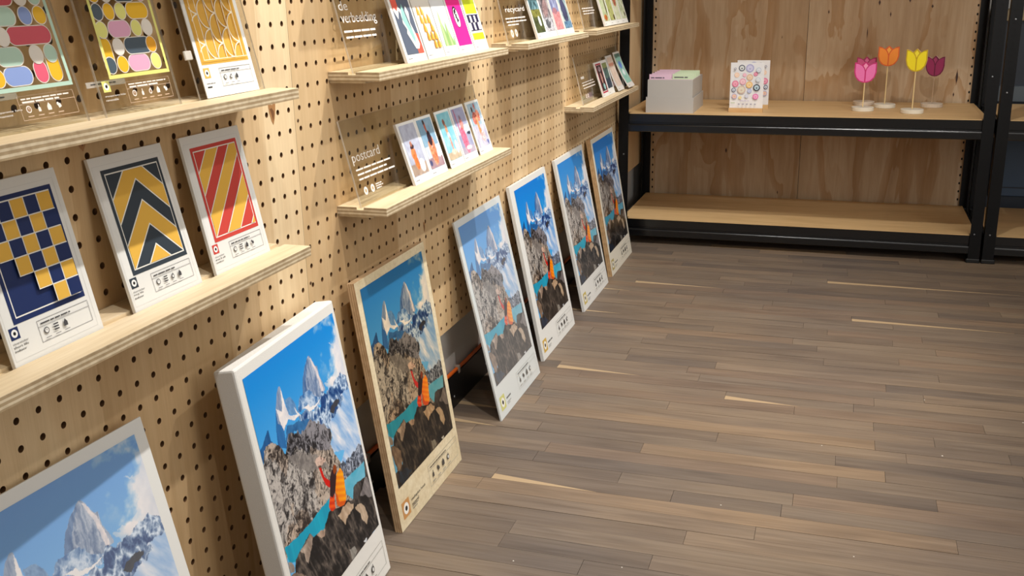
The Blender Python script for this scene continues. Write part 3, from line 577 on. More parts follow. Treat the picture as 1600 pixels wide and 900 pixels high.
# ---------------------------------------------------------------- picture ledges
GX0, GX1, GD = 0.046, 0.0625, 0.0055
def ledge_mesh(y0, y1):
    prof = [(0.0005, 0), (0.0005, -0.018), (0.115, -0.018), (0.115, 0), (GX1, 0), (GX1, -GD), (GX0, -GD), (GX0, 0)]
    def mf(p):
        n = p.normal; return 1 if abs(n.y) > 0.9 or (n.x > 0.9 and p.center.x > 0.11) else 0
    return extrude('ledge_board', prof, 'y', y0, y1, mf)
ZU, ZL, ZT = 1.030, 0.750, 1.310
def ledge(y0, y1, z, label, group='plywood picture ledges on the pegboard'):
    e = empty('picture_ledge', (0, y0, z), label, 'shelf', group)
    o = obj('ledge_board', ledge_mesh(0, y1-y0), [M_shelf, M_edge], e)
    o = obj('cleat', boxmesh('cleat', 0.0005, 0.082, 0.004, y1-y0-0.004, -0.0225, -0.0182), M_edge, e)
    return e
ledge(0.40, 1.567, ZU, 'upper plywood ledge at the far left, carrying the transparent printed sheets')
ledge(0.40, 1.567, ZL, 'lower plywood ledge at the far left, carrying the three signal flag cards')
ledge(1.893, 2.735, ZU, 'upper plywood ledge carrying the neon pink and lime cards')
ledge(1.893, 2.745, ZL, 'lower plywood ledge carrying the beach postcards')
ledge(2.925, 3.68, ZU, 'upper plywood ledge with four dark photo cards, second from the steel rack')
ledge(3.81, 4.635, ZU, 'upper plywood ledge nearest the steel rack')
ledge(3.76, 4.645, ZL, 'lower plywood ledge nearest the steel rack, with curled cards')
for k, (a, b) in enumerate(((0.40, 1.567), (1.893, 2.735), (2.925, 3.68), (3.81, 4.635))):
    ledge(a, b, ZT if k else 1.27, 'top plywood ledge above the frame, %s from the left' % ('first', 'second', 'third', 'fourth')[k], 'topmost ledges above the picture')
# ---------------------------------------------------------------- board builders
M_board = plain('white_board', (226, 226, 222), 0.4, bump=0.05, bscale=400)
M_card = plain('white_card', (232, 232, 228), 0.55)
M_canvas = plain('canvas_wrap', (228, 226, 220), 0.75, bump=0.35, bscale=900)
M_cream = wood('birch_face', (230, 218, 188), (224, 210, 178), (214, 198, 162), 'z', 0.0, rough=0.5)
M_black_ink = plain('black_ink', (34, 34, 38), 0.5)
M_white_ink = plain('white_ink', (240, 236, 230), 0.5)
M_ink = inkmat('print_ink', 0.42)
def slab(name, w, h, t, mats, parent, bevel=0.0, edge=False, seg=1):
    me = boxmesh(name, 0, w, 0, h, -t, 0, bevel, seg)
    o = obj(name, me, mats, parent)
    if edge:
        for p in me.polygons: p.material_index = 0 if abs(p.normal.z) > 0.9 else 1
    return o
INKK = (44, 44, 48)
def logo(x, y, s, c, hole=(240, 240, 236), dot=(24, 24, 26), r=0.12):
    return [(c, [(x+px*s, y+py*s) for px, py in pill(0, 0, 1, 1, 3)] if False else rect(x, y, x+s, y+s)), (hole, ell(x+s/2, y+s/2, s*0.34, s*0.34)), (dot, ell(x+s/2, y+s/2, s*0.15, s*0.15, 16))]
def infobox(W, H, x0, y0, x1, y1, div, nic, c=(150, 150, 152), tc=(70, 70, 74), t=0.0007, icons=None, two=False):
    X0_, X1_, Y0b, Y1b = x0*W, x1*W, y0*H, y1*H; s = []
    for r_ in frame(X0_, Y0b, X1_, Y1b, t): s.append((c, r_))
    s.append((c, rect(X0_, div*H, X1_, div*H+t)))
    th = (Y1b-div*H)
    if two:
        for r_ in bars(X0_+0.03*W, div*H+th*0.52, X0_+(X1_-X0_)*0.9, th*0.26): s.append((tc, r_))
        for r_ in bars(X0_+0.03*W, div*H+th*0.12, X0_+(X1_-X0_)*0.7, th*0.34): s.append((tc, r_))
    else:
        for r_ in bars(X0_+0.03*W, div*H+th*0.34, X0_+(X1_-X0_)*(0.62), th*0.3): s.append((tc, r_))
    ic = (X1_-X0_)/7.9; cy = Y0b+(div*H-Y0b)*0.66
    for k in range(nic):
        cx = X0_+ic*(0.95+1.38*k); r = ic*0.36; kind = (icons or 'cgdw')[k]
        if kind == 'c': s += [(tc, ell(cx, cy, r, r, 16)), (c if False else (226, 226, 224), ell(cx, cy, r*0.72, r*0.72, 16)), (tc, rect(cx-r*0.1, cy, cx+r*0.1, cy+r*0.5))]
        if kind == 'g':
            for a in range(3): s.append((tc, rect(cx-r, cy-r+a*r*0.8, cx+r, cy-r+a*r*0.8+r*0.4)))
        if kind == 'd': s.append((tc, [(cx-r*0.75, cy-r), (cx+r*0.75, cy-r), (cx+r*0.8, cy+r*0.1), (cx, cy+r*1.15), (cx-r*0.8, cy+r*0.1)]))
        if kind == 'w': s += [(tc, ell(cx, cy-r*0.15, r*0.75, r*0.85, 16)), (tc, [(cx-r*0.2, cy+r*0.4), (cx+r*0.5, cy+r*0.4), (cx+r*0.3, cy+r*1.2)]), ((226, 226, 224), ell(cx, cy-r*0.15, r*0.45, r*0.5, 12))]
        if kind == 'b': s += [(tc, [(cx-r*.5, cy-r), (cx+r*.5, cy-r), (cx+r*.5, cy), (cx+r*.15, cy+r*.3), (cx+r*.15, cy+r), (cx-r*.15, cy+r), (cx-r*.15, cy+r*.3), (cx-r*.5, cy)])]
        if kind == 'h': s += [(tc, ell(cx-r*0.3, cy+r*0.35, r*0.5, r*0.5, 12)), (tc, [(cx-r*0.2, cy-r*0.9), (cx+r*0.9, cy-r*0.5), (cx+r*0.6, cy+r*0.5), (cx-r*0.5, cy+r*0.1)])]
        for r_ in [rect(cx-r*1.1, Y0b+(div*H-Y0b)*0.18, cx+r*1.1, Y0b+(div*H-Y0b)*0.18+ic*0.1)]: s.append((c, r_))
    return s
# ---------------------------------------------------------------- big leaning prints
PM = gridmesh('mountain_print', 1.0, 1.0, 340, 450, paint_mountain())
def poster(x, y, yaw, lean, W, H, t, face, mats, inkm, label, logoc, edge=False, bevel=0.0, seg=1, wood_=False, texts=(), pr=(0.055, 0.167, 0.945, 0.967), seen=True, faint=1.0, facec=(226, 226, 222), bold=False):
    m = bframe(x, y, 0.0012, yaw, lean)
    e = empty('leaning_print', m, label, 'poster', 'mountain prints leaning on the wall')
    slab('panel', W, H, t, mats, e, bevel, edge, seg)
    o = D.objects.new('photo_print', PM); COL.objects.link(o); o.parent = e
    if not PM.materials: PM.materials.append(inkm)
    o.material_slots[0].link = 'OBJECT'; o.material_slots[0].material = inkm
    o.location = (pr[0]*W, pr[1]*H, 0); o.scale = ((pr[2]-pr[0])*W, (pr[3]-pr[1])*H, 1)
    if seen:
        g = lambda c: tuple(int(c[i]*faint+facec[i]*(1-faint)) for i in range(3))
        ink('logo', logo(0.05*W, 0.036*H, 0.104*W, logoc, (236, 234, 226)), e, M_ink)
        s = infobox(W, H, 0.475, 0.038, 0.955, 0.128, 0.106, 4, g((160, 158, 150)), g((72, 70, 68)), 0.0009, 'bhdw')
        ink('info_box', s, e, M_ink)
        for (st, ty, tw) in texts: text('lettering', st, 0.185*W, ty*H, tw*W, 0.0145*H, M_black_ink if faint > 0.7 else plain('grey_ink', (110, 110, 112), 0.5), e)
        if bold: ink('caption_line', [(g((90, 90, 90)), r_) for r_ in bars(0.185*W, 0.066*H, 0.31*W, 0.013*H)], e, M_ink)
        rows = [r_ for k in range(2) for r_ in bars(0.185*W, (0.047-0.008*k)*H, (0.27-0.02*k)*W, 0.005*H)]
        ink('small_print', [(g((120, 118, 112)), r_) for r_ in rows], e, M_ink)
    return e
I_mat = inkmat('photo_matte', 0.5, 1.05, 1.0, 1.0)
I_haze = inkmat('photo_acrylic', 0.12, 0.85, 1.0, 0.95, 0.10, coat=0.6)
I_pale = inkmat('photo_hazy', 0.18, 0.95, 1.0, 0.95, 0.17, coat=0.4)
I_wood = inkmat('photo_on_wood', 0.4, 1.0, 0.92, 1.15, tint=(242, 226, 196))
I_foam = inkmat('photo_board', 0.3, 1.15, 1.0, 1.12)
M_acr = plain('acrylic_block', (222, 228, 228), 0.15, coat=0.5)
poster(.135, .760, .054, .215, .40, .59, .003, 0, M_board, I_haze, 'bottom left mountain print on a thin white sheet, cut off by the picture', (196, 150, 70), texts=())
poster(.185, 1.333, -.068, .154, .397, .604, .040, 0, M_canvas, I_mat, 'deep white canvas block with the mountain photo, thickest of the leaning prints', (70, 120, 180), bevel=0.004, seg=2, pr=(0.045, 0.185, 0.965, 0.962), seen=True)
poster(.122, 1.870, -.005, .140, .389, .592, .018, 0, [M_cream, plyedge('ply_side', 'z', 0.0026, (216, 190, 152), (186, 152, 116))], I_wood, 'mountain print on bare birch plywood with an orange square logo', (196, 142, 84), edge=True, facec=(224, 212, 180), texts=(('multiplex hout', .070, .215), ('naturel', .052, .10)))
poster(.145, 2.519, -.003, .217, .396, .588, .005, 0, M_acr, I_pale, 'pale hazy mountain print on a thin glossy sheet, just right of the plywood print', (206, 204, 128), faint=0.8, texts=(), bold=True)
poster(.128, 3.015, .003, .191, .405, .589, .011, 0, M_board, I_foam, 'vivid mountain print on thick white board, fifth in the row', (206, 170, 76), texts=(), bold=True, pr=(.1, .165, .938, .967))
poster(.130, 3.565, -.002, .200, .417, .586, .010, 0, M_board, inkmat('photo_board_b', 0.25, 1.05, 1.0, 1.0, 0.06), 'light mountain print on white board, second from the steel rack', (200, 180, 96), texts=(), bold=True)
poster(.128, 4.067, -.006, .171, .431, .588, .020, 0, [plain('cream_board', (220, 214, 198), 0.5), plyedge('ply_side_b', 'z', 0.004, (206, 172, 128), (190, 152, 108))], inkmat('photo_board_c', 0.35, 1.0, 0.85, 1.15), 'darker mountain print with a wooden side edge, leaning next to the steel rack', (176, 160, 96), edge=True, texts=(), bold=True)
# ---------------------------------------------------------------- signal flag cards (lower left ledge)
B_NAVY, B_YEL, B_SL, B_RED, WHT = (26, 44, 92), (226, 178, 74), (50, 60, 70), (200, 70, 62), (236, 234, 226)
def flagcard(x, y, z, yaw, lean, W, H, t, col, shapes, label, lines, nic, icons, name='display_card', sizes=(.15, .12)):
    e = empty(name, bframe(x, y, z, yaw, lean), label, 'card', 'signal flag cards on the lower left ledge')
    slab('panel', W, H, t, M_board, e, 0.0006)
    s = [(col, rect(.11*W, .233*H, .90*W, .913*H)), (WHT, rect(.145*W, .262*H, .868*W, .887*H))]
    s += [(c, [(a*W, b*H) for a, b in p]) for c, p in shapes]
    ink('flag_print', s, e, M_ink)
    ink('logo', logo(.042*W, .157*H, .092*W, col, (238, 238, 236)), e, M_ink)
    ink('info_box', infobox(W, H, .323, .08, .904, .206, .168, nic, icons=icons), e, M_ink)
    ink('embossed_line', [((206, 206, 204), r_) for r_ in frame(.02*W, .042*H, .945*W, .945*H, .0004)], e, M_ink, dz=0)
    text('lettering', 'vloersticker', .04*W, .130*H, .16*W, .0125*H, plain('grey_ink', (110, 110, 112), 0.5), e)
    for k, st in enumerate(lines): text('lettering', st, .04*W, (.110-.021*k)*H, sizes[k]*W, .0135*H, M_black_ink, e)
    return e
def clip_poly(p, x0, y0, x1, y1):
    for (ax, lim, sg) in ((0, x0, 1), (0, x1, -1), (1, y0, 1), (1, y1, -1)):
        q = []
        for i in range(len(p)):
            a, b = p[i], p[(i+1) % len(p)]; da, db = (a[ax]-lim)*sg, (b[ax]-lim)*sg
            if da >= 0: q.append(a)
            if (da >= 0) != (db >= 0):
                t = da/(da-db); q.append((a[0]+(b[0]-a[0])*t, a[1]+(b[1]-a[1])*t))
        p = q
        if not p: return []
    return p
IN = (.155, .27, .858, .879)
sh = [(B_NAVY, rect(*IN))]
cx_ = [.155, .2956, .4362, .5768, .7174, .858]; ry_ = [.879, .7775, .676, .5745, .473, .3715, .27]
for r_ in range(6):
    for c_ in range(5):
        if r_ >= 3 and c_ < r_-2: continue
        y_ = (r_+c_) % 2 == 0
        sh.append((WHT, rect(cx_[c_]-.006, ry_[r_+1]-.005, cx_[c_+1]+.006*(c_ < 4), ry_[r_]+.005)) if False else (WHT, rect(cx_[c_]-(.007 if c_ else 0), ry_[r_+1]-(.0045 if r_ < 5 else 0), cx_[c_+1], ry_[r_])))
        sh.append((B_YEL if y_ else B_NAVY, rect(cx_[c_]+.001, ry_[r_+1]+.001, cx_[c_+1]-.008*(c_ < 4), ry_[r_]-.0055*(r_ > 0))))
flagcard(.0605, .922, ZL-.004, -.02, .20, .165, .229, .006, B_NAVY, sh, 'navy and yellow chequered card, leftmost on the lower left ledge', ('short life', 'indoor'), 3, 'cgd')
sh = [(B_SL, rect(*IN))]
def chev(apex, w, c):
    return (c, clip_poly([(.515, apex), (1.2, apex-.685*.70), (1.2, apex-w-.685*.70), (.515, apex-w), (-.2, apex-w-.715*.70), (-.2, apex-.715*.70)], *IN))
for ap, c in ((.967, B_YEL), (.815, B_SL), (.667, B_YEL), (.518, B_SL), (.370, B_YEL)):
    if c != B_SL: sh += [chev(ap+.012, .172 if ap > .4 else .5, WHT), chev(ap, .148 if ap > .4 else .45, c)]
flagcard(.0595, 1.153, ZL-.004, -.002, .222, .165, .229, .006, B_SL, sh, 'slate and yellow chevron card, middle of the three flag cards', ('long life', 'indoor'), 4, 'cgwd', sizes=(.13, .12))
sh = [(B_RED, rect(*IN))]
for c0, c1 in ((.611, .455), (.31, .15), (0.0, -.17), (-.33, -.6)):
    band = lambda a, b: clip_poly([(-.2, a-.2*.76), (1.2, a+1.2*.76), (1.2, b+1.2*.76), (-.2, b-.2*.76)], *IN)
    p = band(c0+.008, c1-.008)
    if p: sh.append((WHT, p))
    p = band(c0-.004, c1+.004)
    if p: sh.append((B_YEL, p))
flagcard(.0605, 1.356, ZL-.004, .005, .197, .165, .229, .006, B_RED, sh, 'red and yellow diagonal striped card, right of the chevron card', ('straat & soft', 'outdoor'), 4, 'cgdh', sizes=(.17, .13))
# clear divider sheet at the left end of the lower ledge
def sheet(name, x, y, z, lean, W, H, t, label, cat='sheet', group=None, cut=None, yaw=0.0):
    e = empty(name, bframe(x, y, z, yaw, lean), label, cat, group)
    me = boxmesh('acrylic_sheet', 0, W, 0, H, -t, 0, 0.0004)
    for p in me.polygons: p.material_index = 0 if abs(p.normal.z) > 0.9 else 1
    obj('acrylic_sheet', me, [acrylic('clear_acrylic', (249, 249, 246), 1.3), frosted('acrylic_edge', (214, 208, 198), 0.55)], e)
    return e
sheet('clear_holder', .0605, .70, ZL-.004, .20, .19, .21, .003, 'clear acrylic holder left of the chequered card, mostly outside the picture', 'holder')
# ---------------------------------------------------------------- transparent printed sheets (upper left ledge)
G_MINT, G_PINK, G_ROSE, G_BLUE, G_OCH, G_LT, G_SL2, G_LIME, G_LILA, G_OR = (184, 214, 196), (226, 96, 122), (206, 84, 98), (138, 160, 214), (234, 184, 40), (232, 226, 216), (74, 88, 100), (226, 224, 130), (224, 168, 196), (236, 168, 44)
cu0, du, rv0, dv = .216, .1435, .311, .105
def P(c0, r0, c1=None, r1=None):
    c1 = c0 if c1 is None else c1; r1 = r0 if r1 is None else r1
    return (cu0+c0*du-.062, rv0+r0*dv-.048, cu0+c1*du+.062, rv0+r1*dv+.048)
def transheet(x, y, z, yaw, lean, W, H, bc, pills, label, lc, lines, sizes, icons, strip=True):
    e = sheet('printed_sheet', x, y, z, lean, W, H, .004, label, 'sheet', 'clear sheets printed with coloured pills', yaw=yaw)
    s = []
    for (c, (a, b, c2, d)) in pills:
        p0 = pill(a*W, b*H, c2*W, d*H)
        s.append((G_LT, pill((a-.008)*W, (b-.005)*H, (c2+.008)*W, (d+.005)*H))); s.append((c, p0))
    for r_ in frame(.11*W, .229*H, .90*W, .930*H, .0052): s.append((bc, r_))
    ink('pill_print', s, e, M_ink)
    t2 = [((236, 224, 214), r_) for r_ in []]
    ink('logo', logo(.045*W, .16*H, .088*W, lc, (244, 244, 240)), e, M_ink)
    s2 = []
    for c_, p_ in infobox(W, H, .323, .075, .904, .206, .160, len(icons), (206, 180, 156), (240, 232, 224), .0006, icons, True): s2.append((c_ if c_ != (226, 226, 224) else (160, 130, 100), p_))
    for k, r_ in enumerate(bars(.04*W, .132*H, .20*W, .009*H)): pass
    ink('info_box', s2, e, M_ink)
    for k, (st, ww) in enumerate(zip(lines, sizes)): text('lettering', st, .04*W, (.128-.022*k)*H, ww*W, .013*H, M_white_ink, e)
    if strip:
        o = obj('label_strip', boxmesh('label_strip', -.10*W, .37*W, .198*H, .232*H, -.0052, -.0044), frosted('strip_plastic', (206, 200, 190), 0.5), e)
        ink('strip_print', [((60, 60, 60), r_) for r_ in bars(-.05*W, .213*H, .26*W, .010*H)], o, M_ink, z0=-.0042)
    return e
pa1 = [(G_PINK, P(2, 0)), (G_OCH, P(3.05, 0, 3.05, .8)), (G_BLUE, P(-.5, 0, 1.1, 0)), (G_OCH, P(-1+.6, 0, -.4, 0)), (G_MINT, P(-.4, 1, 1.55, 1)), (G_LT, P(3, 1) if False else P(3.05, 1)), (G_LT, P(2.03, 1)), (G_MINT, P(3.05, 1)),
       (G_ROSE, P(1.75, 2, 4.35, 2)), (G_LT, P(1.25, 2)), (G_MINT, P(0.2, 2, .3, 2)), (G_MINT, P(1.2, 3, 1.95, 3)), (G_BLUE, P(3.08, 3)), (G_OCH, P(4.09, 3)), (G_LT, P(3.08, 3.85)), (G_MINT, P(4.05, 3.85)), (G_ROSE, P(1.2, 3.85, 2.1, 3.85)),
       (G_OCH, P(0, 3)), (G_PINK, P(0, 3.9)), (G_OCH, P(1, 4.8, 2, 4.8)), (G_BLUE, P(3, 4.8, 4, 4.8)), (G_MINT, P(0, 5), ), (G_PINK, P(1, 5.6)), (G_LT, P(2, 5.6, 4, 5.6))]
pa1 = [(G_BLUE, P(.9, 0, 1.9, 0)), (G_OCH, P(0, 0)), (G_PINK, P(3.02, 0, 3.02, .25)), (G_OCH, P(4.05, 0, 4.05, .8)), (G_MINT, P(.75, 1, 1.65, 1)), (G_LT, P(3.04, 1)), (G_MINT, P(4.06, 1)), (G_LT, P(0, 1)),
       (G_ROSE, P(1.9, 2, 4.05, 2)), (G_LT, P(1.1, 2)), (G_BLUE, P(0, 2)), (G_MINT, P(0.2, 3, 1.95, 3)), (G_BLUE, P(3.08, 3)), (G_OCH, P(4.1, 3)), (G_LT, P(3.08, 4)), (G_MINT, P(4.05, 4)), (G_ROSE, P(.6, 4, 2.1, 4)), (G_OCH, P(0, 4)), (G_BLUE, P(0, 5, 1.6, 5)), (G_PINK, P(2.6, 5)), (G_OCH, P(3.6, 5, 4.1, 5))]
transheet(.062, .945, ZU-.004, -.019, .235, .170, .229, G_MINT, pa1, 'clear sheet with mint border and rose, mint and blue pills, leftmost on the upper ledge', G_MINT, ('transparante folie', 'permanent'), (.30, .20), 'cbdh')
pa2 = [(G_SL2, P(0, 0)), (G_OCH, P(0, .35, 0, 1.1)), (G_SL2, P(0, 0)), (G_OCH, P(1.03, 0)), (G_LILA, P(2, 0, 3, 0)), (G_LIME, P(4.04, 0)), (G_LT, P(1.03, 1)), (G_SL2, P(2, 1, 3.5, 1)), (G_OR, P(3.98, 1)),
       (G_LIME, P(0, 2)), (G_LILA, P(1, 2, 2, 2)), (G_LIME, P(3, 2)), (G_LT, P(3.98, 2)), (G_SL2, P(0, 3)), (G_OCH, P(.96, 3)), (G_LIME, P(1.96, 3)), (G_OCH, P(2.9, 3, 3.95, 3)),
       (G_OCH, P(0, 4)), (G_LT, P(1, 4)), (G_SL2, P(2, 4, 3, 4)), (G_LILA, P(4, 4)), (G_LIME, P(0, 5, 1, 5)), (G_OCH, P(2, 5)), (G_LILA, P(3, 5, 4, 5))]
transheet(.0605, 1.146, ZU-.004, -.006, .204, .170, .229, G_LIME, pa2, 'clear acrylic sheet with a yellow border and slate, lilac and yellow pills', (226, 224, 130), ('transparante folie', 'removable'), (.25, .15), 'cbwdh')
e3 = sheet('card_holder', .0605, 1.362, ZU-.004, .215, .190, .236, .003, 'clear acrylic holder behind the ochre scale pattern card', 'holder')
obj('clip_tab', boxmesh('clip_tab', -.012, .006, .066, .080, 0, .004, .001), frosted('tab_plastic', (226, 220, 210), .7), e3)
e4 = empty('pattern_card', bframe(.0635, 1.376, ZU+.001, .0, .215), 'ochre card with white line scale pattern in the clear holder, upper left ledge', 'card')
W, H = .151, .226
slab('panel', W, H, .0015, M_card, e4)
s = [((222, 172, 74), rect(.055*W, .228*H, .94*W, .96*H))]
WL = (244, 234, 210)
def arcline(cx, cy, rx, ry, a0, a1, w=.007, n=14):
    o = [(cx+(rx+w)*math.cos(math.radians(a0+(a1-a0)*i/n)), cy+(ry+w*.7)*math.sin(math.radians(a0+(a1-a0)*i/n))) for i in range(n+1)]
    q = [(cx+(rx-w)*math.cos(math.radians(a0+(a1-a0)*i/n)), cy+(ry-w*.7)*math.sin(math.radians(a0+(a1-a0)*i/n))) for i in range(n+1)]
    return o+q[::-1]
for k in range(6):
    xk = .065+.155*k
    if 0 < k: s.append((WL, [(a*W, b*H) for a, b in rect(xk-.006, .262, xk+.006, .93)]))
    for j in range(-1, 5):
        yc = (.469 if k % 2 else .363)+.212*(j-1)
        a = [(p*W, q*H) for p, q in clip_poly(arcline(xk, yc, .152, .104, 90, 270), .095, .262, .90, .93)]
        if a: s.append((WL, a))
s += [(WL, r_) for r_ in frame(.085*W, .255*H, .905*W, .935*H, .0012)]
ink('pattern_print', s, e4, M_ink)
ink('logo', logo(.05*W, .135*H, .105*W, (212, 178, 92), (244, 244, 240)), e4, M_ink)
ink('info_box', infobox(W, H, .33, .065, .93, .195, .160, 3, icons='cwd'), e4, M_ink)
ink('small_print', [((130, 130, 132), r_) for r_ in bars(.05*W, .095*H, .2*W, .009*H)], e4, M_ink)
ink('caption_line', [((50, 50, 54), r_) for r_ in bars(.05*W, .068*H, .16*W, .016*H)], e4, M_ink)
# ---------------------------------------------------------------- full-width clear signs on the ledges
def sign(y0, y1, z, label, words, lines, icons=()):
    e = sheet('ledge_sign', .0525, y0, z-.0048, .235, y1-y0, .188, .004, label, 'sign', 'clear signs standing in the ledge grooves')
    for (st, x, v, w, h, bold) in words: text('lettering', st, x, v*.188, w, h*.188, M_white_ink, e)
    s = []
    for (x0, x1, v, h) in lines: s += [((236, 230, 222), r_) for r_ in bars(x0, v*.188, x1, h*.188)]
    for (x, v, r) in icons: s += [((236, 230, 222), ell(x, v*.188, r, r, 14)), ((190, 160, 120), ell(x, v*.188, r*.45, r*.45, 10))]
    ink('small_print', s, e, M_ink)
    return e
sign(1.905, 2.730, ZL, 'clear sign reading postcard, behind the beach postcards', [('postcard', .015, .475, .135, .145, 0)], [(.019, .195, .41, .032), (.02, .165, .355, .032), (.02, .20, .30, .032), (.085, .115, .19, .02), (.085, .12, .165, .02), (.085, .11, .14, .02)], [(.033, .17, .009), (.066, .17, .009)])
sign(1.905, 2.725, ZU, 'clear sign reading de verbeelding, behind the neon cards', [('de', .011, .685, .040, .10, 0), ('verbeelding', .009, .515, .165, .145, 1)], [(.008, .165, .445, .036), (.010, .152, .38, .036)])
sign(2.935, 3.672, ZU, 'clear sign reading recycard, behind the four dark photo cards', [('recycard', .04, .485, .19, .11, 1)], [(.024, .22, .40, .034), (.026, .225, .345, .034), (.03, .135, .295, .034)], [(.05, .17, .012), (.09, .17, .012)])
sign(3.872, 4.628, ZU, 'clear sign behind the cards on the upper ledge nearest the rack', [], [(.03, .21, .44, .036), (.032, .225, .385, .036), (.034, .2, .33, .036)])
sign(3.858, 4.636, ZL, 'clear sign behind the curled cards on the lower ledge nearest the rack', [], [(.045, .10, .52, .085), (.045, .24, .43, .034), (.046, .24, .375, .034), (.05, .245, .315, .034)], [(.06, .16, .008), (.09, .16, .008)])
# ---------------------------------------------------------------- stacks of cards
def cardstack(y, z, w, h, t, label, group, spec=None, shapes=None, x=.075, lean=.31, seed=1, curl=0.0, margin=(.07, .13, .93, .95), side=(214, 210, 204), nu=44, nv=60, yaw=0.0):
    e = empty('card_stack', bframe(x, y, z+.0004, yaw, lean), label, 'card', group)
    if curl:
        prof = []
        for k in range(9):
            q = k/8; prof.append((-q, q))
        # curled card: profile in (y up, z out)
        f = lambda q: curl*(1-q)**2*h*0.55
        top = [(q/10*h, f(q/10)) for q in range(11)]; bot = [(a, b-t) for a, b in top][::-1]
        me = extrude('cards', top+bot, 'x', 0, w)
        obj('cards', me, plain('card_side', side, .6), e)
    else:
        slab('cards', w, h, t, [M_card, plain('card_side', side, .6)], e, 0.0003, True)
    a, b, c, d = margin
    if spec is not None:
        me = gridmesh('picture', (c-a)*w, (d-b)*h, nu, nv, paint_small(spec, nu, nv, seed))
        o = obj('picture', me, M_ink, e); o.location = (a*w, b*h, 0)
        if curl:
            co = np.empty(len(me.vertices)*3, np.float32); me.vertices.foreach_get('co', co); co = co.reshape(-1, 3)
            co[:, 2] += curl*(1-(co[:, 1]+b*h)/h)**2*h*0.55; me.vertices.foreach_set('co', co.ravel()); me.update()
    if shapes is not None:
        ink('picture', [(cc, [(p*w, q*h) for p, q in pp]) for cc, pp in shapes], e, M_ink)
    ink('caption_print', [((120, 120, 124), r_) for r_ in bars(.08*w, .055*h, .28*w, .016*h)], e, M_ink, z0=.0005+(curl*h*.5 if curl else 0))
    return e
SKIN, SKIN2 = (222, 122, 78), (172, 74, 44)
gD = 'beach postcards on the lower ledge'
def torso(cx, cy, s=1.0, suit=(30, 24, 30)):
    return [('ell', ('r', cx, cy+.15*s, .10*s, .15*s, .1), SKIN2, SKIN), ('ell', ('r', cx-.10*s, cy-.05*s, .07*s, .24*s, .35), SKIN2, SKIN), ('ell', ('r', cx+.10*s, cy-.08*s, .07*s, .26*s, -.25), SKIN2, SKIN), ('ell', ('n', cx, cy+.35*s, .06*s, .055*s), SKIN2, SKIN), ('ell', ('n', cx-.01*s, cy+.38*s, .055*s, .04*s), (40, 34, 44), (70, 60, 66))] + ([('ell', ('n', cx, cy+.12*s, .09*s, .10*s), suit, suit)] if suit else [])
D1 = [('fill', None, (164, 168, 190), (196, 202, 218)), ('band', ('n', 0, .22), (150, 130, 116), (190, 170, 156)), ('ell', ('r', .4, .42, .16, .13, .3), (190, 80, 40), (244, 146, 90)), ('ell', ('r', .42, .26, .13, .16, .2), (196, 84, 40), (238, 130, 72)), ('ell', ('n', .42, .56, .13, .05, .1), (52, 34, 44), (90, 60, 66)), ('ell', ('n', .40, .62, .07, .055), (150, 90, 70), (190, 130, 104)), ('ell', ('n', .72, .17, .16, .13), (226, 238, 242), (245, 250, 252))]
D2 = [('fill', None, (118, 158, 186), (150, 182, 204)), ('band', ('n', 0, .22), (150, 118, 130), (176, 150, 156)), ('band', ('n', .2, .45), (186, 196, 210), (220, 224, 232)), ('ell', ('r', .42, .30, .12, .26, .25), SKIN2, (246, 170, 130)), ('ell', ('r', .62, .34, .10, .28, -.2), SKIN2, (236, 150, 110)), ('ell', ('n', .52, .60, .14, .16, -.1), (30, 24, 34), (70, 44, 56)), ('ell', ('n', .45, .84, .06, .12, .1), SKIN2, SKIN), ('ell', ('n', .42, .93, .07, .05), (46, 38, 44), (80, 70, 74)), ('ell', ('n', .84, .28, .09, .1), (230, 236, 240), (250, 252, 252)), ('ell', ('n', .1, .12, .1, .06), (60, 70, 110), (110, 110, 150))]
D3 = [('fill', None, (116, 186, 206), (150, 208, 218)), ('band', ('n', 0, .16), (182, 164, 138), (206, 188, 162)), ('band', ('n', .16, .5), (110, 184, 214), (170, 216, 226)), ('ell', ('r', .44, .62, .09, .16, .15), SKIN2, (240, 180, 140)), ('ell', ('n', .38, .80, .09, .07), (110, 70, 56), (150, 90, 70)), ('ell', ('n', .48, .52, .09, .06), (240, 240, 240), (250, 250, 250)), ('ell', ('r', .5, .32, .06, .18, 0), (190, 130, 110), (220, 160, 140)), ('ell', ('r', .84, .24, .12, .14, 0), (220, 234, 240), (250, 252, 252)), ('ell', ('r', .5, .16, .2, .06, 0), (196, 180, 160), (226, 214, 196))]
D4 = [('fill', None, (146, 152, 186), (170, 174, 202)), ('band', ('n', 0, .14), (168, 156, 176), (186, 176, 192)), ('band', ('n', .42, .62), (190, 206, 224), (206, 218, 232)), ('poly', ('n', [(.14, 1), (.22, 1), (.3, .3), (.2, .3)]), (160, 90, 120), (196, 120, 150)), ('ell', ('r', .42, .3, .2, .3, .1), (196, 52, 84), (240, 130, 160)), ('ell', ('r', .5, .64, .13, .12, 0), (190, 90, 80), (236, 160, 150)), ('ell', ('n', .5, .78, .06, .06), (120, 100, 110), (170, 120, 120)), ('ell', ('n', .88, .42, .16, .035), (30, 40, 60), (60, 60, 80)), ('ell', ('n', .55, .12, .22, .05), (238, 200, 210), (250, 226, 232))]
